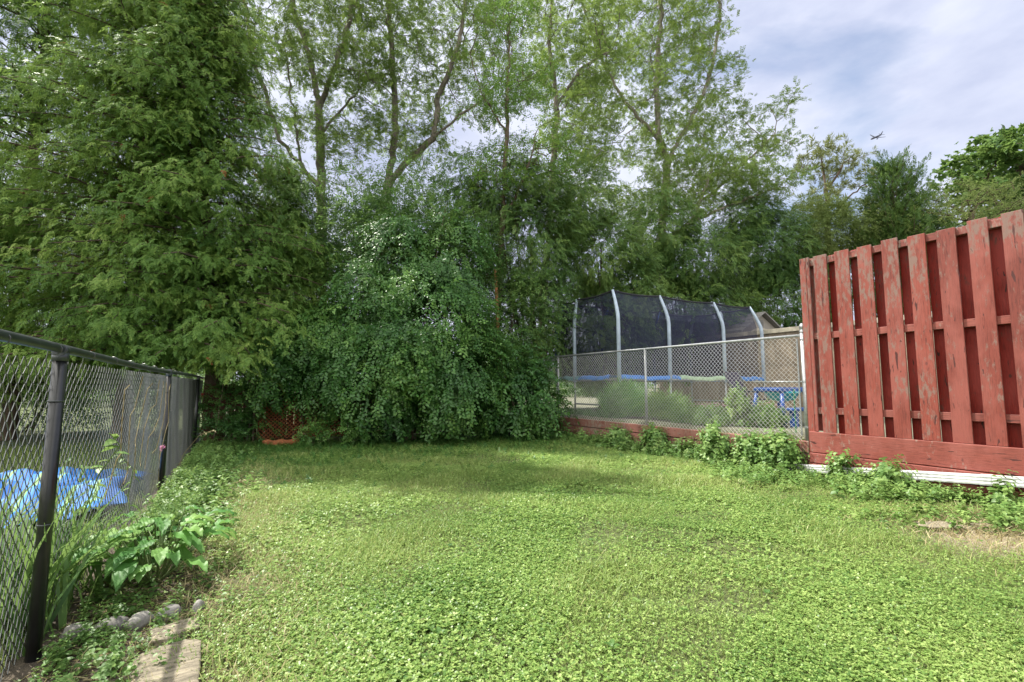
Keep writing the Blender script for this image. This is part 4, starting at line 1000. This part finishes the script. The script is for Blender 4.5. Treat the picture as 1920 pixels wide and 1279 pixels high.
# bed plants behind the wire fence
def clump(name, label, base, h, rad_, n, tpl, ls, m, seed, tint=.5, group=None, stems=True, cat_='plant', upr=.9, extra=None):
    r = np.random.default_rng(seed); base = np.asarray(base, float); root = empty(name, base, label, cat_, group)
    az = r.uniform(0, 6.283, n); q = np.sqrt(r.random(n)); t = r.uniform(.05, 1, n)
    prof = np.sqrt(np.clip(1 - (t * 2 - .9) ** 2 * .55, .1, 1))
    P = base + np.stack([np.cos(az) * q * rad_ * prof, np.sin(az) * q * rad_ * prof, t * h * (1 - .35 * q * q)], 1)
    Fd = nrm(np.stack([np.cos(az) * q, np.sin(az) * q, np.full(n, upr)], 1) + r.normal(0, .25, (n, 3)))
    V, F, T = scatter(tpl, P - Fd * ls * .4 * (tpl is WEE), Fd, np.stack([-np.sin(az), np.cos(az), .1 + 0 * az], 1) + r.normal(0, .2, (n, 3)), ls * r.uniform(.7, 1.25, n), tint + r.normal(0, .14, n), r, .12)
    V[:, 2] = np.maximum(V[:, 2], base[2] + .004)
    npmesh('leaves', V, F, m, root, tint=T)
    ns = min(26, max(5, n // 9)); k = r.choice(n, ns); b = base + np.stack([np.cos(az[k]) * q[k] * rad_ * .3, np.sin(az[k]) * q[k] * rad_ * .3, 0 * q[k]], 1)
    V, F = tubes(b, P[k], .005, .003, 5); npmesh('stems', V, F, M['stem'], root)
    if extra:
        m2, n2, s2 = extra; az = r.uniform(0, 6.283, n2); q = np.sqrt(r.random(n2))
        P = base + np.stack([np.cos(az) * q * rad_ * .8, np.sin(az) * q * rad_ * .8, h * (1.0 + .12 * r.random(n2) - .15 * q)], 1)
        for k_ in range(n2):
            V, F, T = scatter(PAL, P[k_:k_ + 1], np.array([[math.cos(az[k_]), math.sin(az[k_]), .4]]), np.array([[0, 0, 1.]]), s2, .5 + r.normal(0, .3), r, .15); npmesh('flower', V, F, m2, root, tint=T)
    return root
def nb(px, d): p = W(px, 723, d); return (p[0], p[1], .56)
clump('feathery_shrub', 'large rounded bright green feathery shrub behind the wire fence under the trampoline', nb(1168, 11.4), .82, .50, 1300, BLA, .30, M['hosta'], 81, .45, stems=False)
clump('feathery_shrub', 'paler rounded feathery shrub right of the larger bright one', nb(1248, 10.7), .62, .45, 900, BLA, .28, M['weed'], 82, .55, stems=False)
clump('flowering_plant', 'pink-topped flowering plant in the raised bed behind the wire fence', nb(1330, 9.3), .40, .42, 260, WEE, .16, M['weed'], 83, .5, extra=(M['pink'], 70, .03))
clump('flowering_plant', 'flowering plant with faded mauve blooms left of the corner post', nb(1430, 8.9), .42, .38, 230, WEE, .16, M['weed'], 84, .5, extra=(M['pink'], 30, .025))
clump('tall_weed', 'tall pale green weed standing between the two flowering plants', nb(1382, 9.0), .75, .20, 90, WEE, .20, M['weed'], 85, .7)
clump('tall_weed', 'silvery tall weed clump behind the wire fence right of the pale feathery shrub', nb(1290, 9.9), .35, .4, 140, WEE, .18, M['weed'], 86, .45)
# weeds on our side of the timber wall
WG = 'leafy weed clumps along the timber wall'
for px_, d_, h_, rd, n_, lab in (
    (1335, 8.15, .62, .27, 150, 'bushy weed clump against the faded timber wall below the pink flowers'),
    (1400, 7.55, .55, .22, 110, 'weed clump left of the widest clump at the timber wall'),
    (1455, 7.30, .60, .34, 190, 'widest bright weed clump below the wire fence corner post'),
    (1225, 9.35, .50, .26, 110, 'shaded weed clump where the faded timber comes into sun'),
    (1160, 10.2, .40, .24, 80, 'dark weed clump in the shade under the bright feathery shrub'),
    (1580, 6.55, .42, .15, 40, 'upright reddish-stemmed weed in front of the white downspout'),
    (1648, 6.0, .34, .20, 60, 'leafy weed rising over the middle of the downspout'),
    (1858, 5.05, .32, .10, 26, 'climbing weed at the joint of the downspout'),
    (1285, 8.7, .26, .25, 70, 'low weed clump in front of the faded timbers')):
    b = w0(px_, d_); b[0] = min(b[0], 6.98)
    clump('weed_clump', lab, b, h_, rd, int(n_ * .8), WEE, .25, M['weed'], int(px_), .55, group=WG)

# ------------------------------------------------------------ the left bed
pm = G(250, 1105)
def hosta(base, n, L0, seed, label):
    r = np.random.default_rng(seed); base = np.asarray(base, float); root = empty('broadleaf_plant', base, label, 'plant')
    Vs, Fs, Ts, st = [], [], [], []; off = 0
    for i in range(n):
        az = r.uniform(0, 6.283); rr_ = r.uniform(.05, .36); z = .16 + .26 * r.random() * (1 - rr_)
        dh = np.array([math.cos(az), math.sin(az), 0.]); p0 = base + dh * rr_ + UP * z; Lf = L0 * r.uniform(.7, 1.2); wd = Lf * r.uniform(.42, .6); tilt = r.uniform(.1, .5)
        lat = np.array([-dh[1], dh[0], 0]); nu, nv = 9, 5; g = []
        for a in range(nu):
            t = a / (nu - 1); wv = wd * math.sin(math.pi * min(1, t * .93 + .07)) ** .7 * .5
            c = p0 + dh * (Lf * t) + UP * (.12 * Lf * math.sin(t * 2.4) - tilt * Lf * t * t)
            for b in range(nv):
                s = (b - 2) / 2.; g.append(c + lat * (s * wv) + UP * (.22 * wv * abs(s) + .012 * math.sin(t * 14 + s * 3)))
        ii = np.arange(nu * nv).reshape(nu, nv)
        Vs.append(np.array(g)); Fs.append(np.stack([ii[:-1, :-1], ii[:-1, 1:], ii[1:, 1:], ii[1:, :-1]], -1).reshape(-1, 4) + off); off += nu * nv
        Ts.append(np.full((nu - 1) * (nv - 1), np.clip(.5 + r.normal(0, .22), 0, 1))); st.append((base + dh * .04 + r.normal(0, .015, 3) * np.array([1, 1, 0]), p0))
    npmesh('leaves', np.concatenate(Vs), np.concatenate(Fs), M['hosta'], root, tint=np.concatenate(Ts), smooth=True)
    V, F = tubes([a for a, b in st], [b for a, b in st], .006, .004, 6); npmesh('stems', V, F, M['stem'], root)
hosta(pm + np.array([.10, .05, 0]), 46, .20, 5, 'broad-leaved green plant in the bed right of the black post')
hosta(G(300, 1060) + np.array([0, .05, 0]), 24, .16, 6, 'smaller broad-leaved plant behind the larger one at the dark fence')
def vine(name, label, pts, leaf, n, seed, m=M['weed'], rstem=.004, tint=.7):
    r = np.random.default_rng(seed); root = empty(name, pts[0], label, 'plant')
    pts = [np.asarray(p, float) for p in pts]; MB().tube([tuple(p) for p in pts], rstem, 6).build('stem', M['stem'], root)
    P, Fd = [], []
    for i in range(n):
        t = (i + .6) / n * (len(pts) - 1); k = min(int(t), len(pts) - 2); P.append(pts[k] + (pts[k + 1] - pts[k]) * (t - k)); Fd.append(r.normal(0, 1, 3) * np.array([1, 1, .3]) + np.array([0, 0, -.2]))
    V, F, T = scatter(LEA, np.array(P), np.array(Fd), UP[None] + r.normal(0, .3, (n, 3)), leaf * r.uniform(.6, 1.2, n), tint, r, .2); npmesh('leaves', V, F, m, root, tint=T)
vb = G(165, 1150)
vine('climbing_weed', 'broad-leaved climber reaching up the dark wire fence right of the black post', [vb + np.array([-.05, .6, 0]), W(150, 980, 3.2), W(185, 890, 3.1), W(225, 835, 3.05), W(205, 812, 3.0)], .085, 17, 3)
vine('climbing_weed', 'second climber with dark leaves in front of the blue tarp', [vb + np.array([.02, .9, 0]), W(170, 960, 3.5), W(160, 890, 3.5), W(135, 855, 3.45)], .075, 15, 4, tint=.4)
vine('climbing_weed', 'leafy climber between the first two posts of the dark fence', [G(255, 1040), W(240, 930, 4.1), W(250, 880, 4.1), W(222, 850, 4.0)], .07, 13, 5, tint=.5)
# tall grass round the black post
for px_, py_, n_, h_, lab in ((20, 1180, 240, .75, 'tall grass clump at the bottom left beside the black post'), (110, 1120, 110, .55, 'tall grass blades growing just right of the black post'), (-60, 1120, 160, .8, 'tall grass clump at the left edge of the view'), (300, 1010, 60, .4, 'thin grass tuft beyond the broad-leaved plants')):
    r = np.random.default_rng(int(px_ + 500)); b = G(px_, py_); az = r.uniform(0, 6.283, n_)
    P = b + np.column_stack([r.normal(0, .12, n_), r.normal(0, .2, n_), np.zeros(n_)])
    V, F, T = scatter([(v * np.array([.45, 1, 1]), f) for v, f in BLA], P, np.stack([np.cos(az), np.sin(az), 0 * az], 1), np.stack([r.normal(0, .2, n_), r.normal(0, .2, n_), np.ones(n_)], 1), h_ * r.uniform(.5, 1.1, n_), .35 + r.normal(0, .15, n_), r, .05)
    o = npmesh('grass_clump', V, F, M['weed'], None, tint=T); tag(o, lab, 'grass clump', 'tall grass clumps in the left bed')
# tall seed stalks
def stalk(label, pts, seed, tuft=True, pink=False):
    r = np.random.default_rng(seed); root = empty('seed_stalk', pts[0], label, 'plant'); MB().tube([tuple(p) for p in pts], [.0035] * (len(pts) - 1) + [.002], 5).build('stem', M['straw'], root)
    if tuft:
        n_ = 26; a, b = np.asarray(pts[-2]), np.asarray(pts[-1]); t = r.random(n_)[:, None]
        V, F, T = scatter(LEA, a + (b - a) * t, r.normal(0, .5, (n_, 3)) + nrm(b - a) + np.array([0, 0, -.5]), UP[None], r.uniform(.02, .05, n_), .6, r, .2); npmesh('flowers' if pink else 'seeds', V, F, M['pink'] if pink else M['straw'], root, tint=T)
stalk('dry arching seed stalk leaning out from the dark fence towards the cedar trunk', [G(322, 905), W(345, 850, 6.5), W(375, 815, 6.5), W(402, 806, 6.5)], 1)
stalk('stalk topped by small pink flowers beside the second black post', [G(295, 930), W(298, 880, 5.6), W(300, 842, 5.6), W(304, 838, 5.6)], 2, pink=True)
stalk('bent dry stalk at the edge of the lawn by the left bed', [G(375, 950), W(400, 925, 6.1), W(440, 905, 6.3), W(468, 898, 6.4)], 3)
vn = empty('dry_vine', (-.78, 5, .6), 'tangle of dry vine stems caught on the dark wire fence between the first two posts', 'vine')
for i in range(7):
    y0 = 4.2 + i * .42; pts = [(-.77 + .02 * math.sin(k + i), y0 + .13 * k + .06 * math.sin(k * 1.3 + i), .55 + .16 * k + .08 * math.sin(k * 2 + i * 3)) for k in range(6)]
    pts = [(x, y_, min(z, 1.5 - .03 * i)) for x, y_, z in pts]; MB().tube(pts, .0035, 5).build('stem', M['straw'], vn)

# stones and slabs
def rock(name, label, c, sx, sy, sz_, rot, m, seed, flat=False, group=None, cat_='stone'):
    r = random.Random(seed); V = []; F = []; nu, nv = 18, 10
    ph = [r.uniform(0, 6.28) for _ in range(6)]
    for j in range(nv + 1):
        th = math.pi * j / nv
        for i in range(nu):
            a = 2 * math.pi * i / nu
            x, y_, z = math.sin(th) * math.cos(a), math.sin(th) * math.sin(a), math.cos(th)
            if flat:
                e_ = .35; x = math.copysign(abs(x) ** e_, x) if abs(x) > 1e-6 else 0; y_ = math.copysign(abs(y_) ** e_, y_) if abs(y_) > 1e-6 else 0
                if j in (0, nv): x = y_ = 0
                z = math.copysign(abs(z) ** .3, z) if abs(z) > 1e-6 else 0
            k = 1 + .10 * math.sin(3 * x + ph[0]) * math.sin(3 * y_ + ph[1]) + .06 * math.sin(7 * x + 5 * z + ph[2]) + .05 * math.sin(8 * y_ + ph[3]) - .14 * abs(math.sin(2.2 * x + 1.9 * y_ + ph[4])) + .05 * math.sin(15 * x + 11 * z + ph[5])
            x, y_, z = x * sx * k, y_ * sy * k, z * sz_ * (1 + (.12 if flat else 0) * math.sin(5 * x + ph[4]))
            V.append((c[0] + x * math.cos(rot) - y_ * math.sin(rot), c[1] + x * math.sin(rot) + y_ * math.cos(rot), c[2] + z))
    for j in range(nv):
        for i in range(nu): F.append((j * nu + i, j * nu + (i + 1) % nu, (j + 1) * nu + (i + 1) % nu, (j + 1) * nu + i))
    o = npmesh(name, V, F, m, None, smooth=not flat); tag(o, label, cat_, group)
    if flat:
        md = o.modifiers.new('bevel', 'BEVEL'); md.width = .006
    return o
SG = 'fieldstones edging the left bed'
for i, (px_, py_, a, b, lab) in enumerate(((142, 1178, .07, .05, 'grey stone nearest the black post in the bed edging'), (208, 1166, .085, .055, 'dark grey stone, second from the black post'), (262, 1157, .075, .055, 'rounded pinkish grey stone in front of the broad-leaved plant'), (318, 1143, .085, .05, 'pale flat-topped stone half buried beside the dry grass'), (372, 1133, .045, .03, 'small whitish stone at the right end of the bed edging'))):
    g = G(px_, py_, .03); rock('stone', lab, (g[0], g[1], .004), a, b, .05, .3 * i, M['stone'], i, group=SG)
g = G(312, 1245); rock('stepping_slab', 'weathered tan slab lying at the bottom left edge of the lawn', (g[0] + .015, g[1] - .12, .004), .14, .30, .026, .12, M['slab'], 11, True, cat_='slab')
g = G(330, 1185); rock('stepping_slab', 'smaller broken tan slab just behind the large one at lower left', (g[0], g[1], .002), .11, .09, .022, .3, M['slab'], 12, True, cat_='slab')
rock('stepping_slab', 'long tan slab half hidden in dry weeds below the red wall', (6.05, 1.93, .008), .66, .13, .025, -.42, M['slab'], 13, True, cat_='slab')
rock('stepping_slab', 'tan slab at the right edge below the downspout', (6.55, 1.45, .008), .45, .13, .025, -.42, M['slab'], 14, True, cat_='slab')

# crumpled blue and green tarp on the neighbour's lawn
nxg, nyg = 70, 90; xs_ = np.linspace(-4.2, -1.08, nxg); ys_ = np.linspace(5.6, 9.1, nyg); XX, YY = np.meshgrid(xs_, ys_)
ctr = ((XX + 2.5) / 1.75) ** 2 + ((YY - 7.35) / 1.8) ** 2
Z = .05 + .10 * np.sin(XX * 3.1 + 1.2 * np.sin(YY * 2.3)) * np.sin(YY * 3.7) + .05 * np.sin(XX * 9 + YY * 5 + 2 * np.sin(YY * 3)) + .025 * np.sin(XX * 19 - YY * 13 + np.sin(XX * 7) * 2)
Z = np.clip(Z + .12, .012, 1) * np.clip(1.25 - ctr * .8, .06, 1); XX = XX + .08 * np.sin(YY * 6) ; YY = YY + .07 * np.sin(xs_ * 7)[None, :]
idx = np.arange(nxg * nyg).reshape(nyg, nxg); F = np.stack([idx[:-1, :-1], idx[:-1, 1:], idx[1:, 1:], idx[1:, :-1]], -1).reshape(-1, 4)
keep = (ctr[:-1, :-1] < 1.0).ravel(); F = F[keep]
m, t, b, o = mat('striped_tarp')
st_ = N(t, 'ShaderNodeTexWave', i_Scale=.55, i_Distortion=2.5, i_Detail=1.5); tcx = N(t, 'ShaderNodeTexCoord'); t.links.new(tcx.outputs['Object'], st_.inputs['Vector'])
c = ramp(t, st_.outputs[0], [(.0, (.015, .11, .40)), (.55, (.03, .19, .52)), (.62, (.16, .30, .09)), (.74, (.20, .33, .12)), (.80, (.12, .30, .55)), (1., (.02, .12, .40))])
t.links.new(c, b.inputs['Base Color']); b.inputs['Specular IOR Level'].default_value = .25; b.inputs['Roughness'].default_value = .65
tarp = npmesh('tarp', np.stack([XX, YY, Z], -1).reshape(-1, 3), F, m, None, smooth=True)
md = tarp.modifiers.new('solid', 'SOLIDIFY'); md.thickness = .006
tag(tarp, 'crumpled blue and green tarp lying on the lawn behind the dark wire fence', 'tarp')

# broad-leaved lawn weeds (too many to count)
n = 260; q = lawn_pts(n, .2, 6.6, .6, 7.0, r1, .9); P = []; Fd = []; S = []
for x, y_ in q:
    s0 = random.uniform(.02, .045)
    for k in range(7):
        a = k * .9 + random.uniform(-.3, .3); P.append((x, y_, float(gz(x, y_)) + .03)); Fd.append((math.cos(a), math.sin(a), random.uniform(.2, .9))); S.append(s0 * random.uniform(.7, 1.2))
V, F, T = scatter(LEA, np.array(P), np.array(Fd), UP[None] + 0 * np.array(P), np.array(S), np.repeat(np.clip(.42 + r1.normal(0, .2, n), 0, 1), 7), r1, .05)
tag(npmesh('lawn_weeds', V, F, M['weed'], tint=T), 'broad-leaved plantain and dandelion weeds dotted over the lawn', 'lawn weeds', kind='stuff')

# ------------------------------------------------------------ airliner
ap = empty('airliner', W(1643, 257, 1050), 'distant airliner flying left across the pale sky', 'airplane')
RT, BK, UPc = RIGHT, -FWD, UP
ax = nrm(RT * -.86 + UPc * -.42 + BK * .25)           # nose direction
wg = RT * -.22 + UPc * .62 + BK * -.75; wg = nrm(wg - ax * wg.dot(ax)); upv = np.cross(ax, wg); upv = upv if upv[2] > 0 else -upv
o0 = W(1643, 257, 1050)
def A_(a, b, c): return tuple(o0 + ax * a + wg * b + upv * c)
pf_ = [(19, .2), (18.3, 1.0), (16.5, 1.7), (14, 2.0), (0, 2.0), (-8, 2.0), (-13, 1.5), (-18, .5), (-19, .2)]
MB().tube([A_(a, 0, 0) for a, _ in pf_], [b for _, b in pf_], 14).build('fuselage', M['plane'], ap, smooth=True)
def slab(pts, th, nm):
    mb = MB(); n = len(pts); mb.v += [A_(a, b, c) for a, b, c in pts] + [A_(a, b, c + th) for a, b, c in pts]
    mb.f += [tuple(range(n))[::-1], tuple(range(n, 2 * n))] + [(k, (k + 1) % n, n + (k + 1) % n, n + k) for k in range(n)]; return mb.build(nm, M['plane'], ap)
for s in (-1, 1):
    slab([(5, s * 1.5, -1), (-1.5, s * 1.5, -1), (-5.5, s * 17, 1.2), (-3.8, s * 17, 1.2)], .45, 'wing')
    slab([(-14.5, s * .8, .6), (-18, s * .8, .6), (-19.5, s * 6.5, 1.2), (-18, s * 6.5, 1.2)], .3, 'tailplane')
    MB().tube([A_(5.5, s * 5.2, -2.3), A_(4.5, s * 5.2, -2.3), A_(1.2, s * 5.2, -2.1)], [.9, 1.15, .7], 12).build('engine', M['plane'], ap, smooth=True)
mb = MB(); pts = [(-13, 0, 1.5), (-18.5, 0, 1.0), (-20.5, 0, 7.5), (-18.5, 0, 7.5)]
mb.v += [A_(a, -.2, c) for a, b, c in pts] + [A_(a, .2, c) for a, b, c in pts]; mb.f += [(0, 1, 2, 3), (7, 6, 5, 4)] + [(k, (k + 1) % 4, 4 + (k + 1) % 4, 4 + k) for k in range(4)]; mb.build('tail_fin', M['plane'], ap)

# litter of twigs, bark chips and pebbles over the soil of the left bed
r5 = np.random.default_rng(91); n = 1500
x = r5.uniform(-.78, -.05, n); y = r5.uniform(2.0, 5.2, n); az = r5.uniform(0, 3.14, n); l_ = r5.uniform(.015, .07, n)
c = np.column_stack([x, y, gz(x, y) + .006]); dv = np.column_stack([np.cos(az), np.sin(az), r5.normal(0, .12, n)]) * l_[:, None]
rr = r5.uniform(.0015, .004, n); V, F = tubes(c - dv, c + dv, rr, rr * .6, 4)
tag(npmesh('litter', V, F, M['straw'], tint=np.clip(np.repeat(r5.random(n), 4) - .35, 0, 1)), 'twigs and dry litter on the soil around the black post', 'litter', kind='stuff')
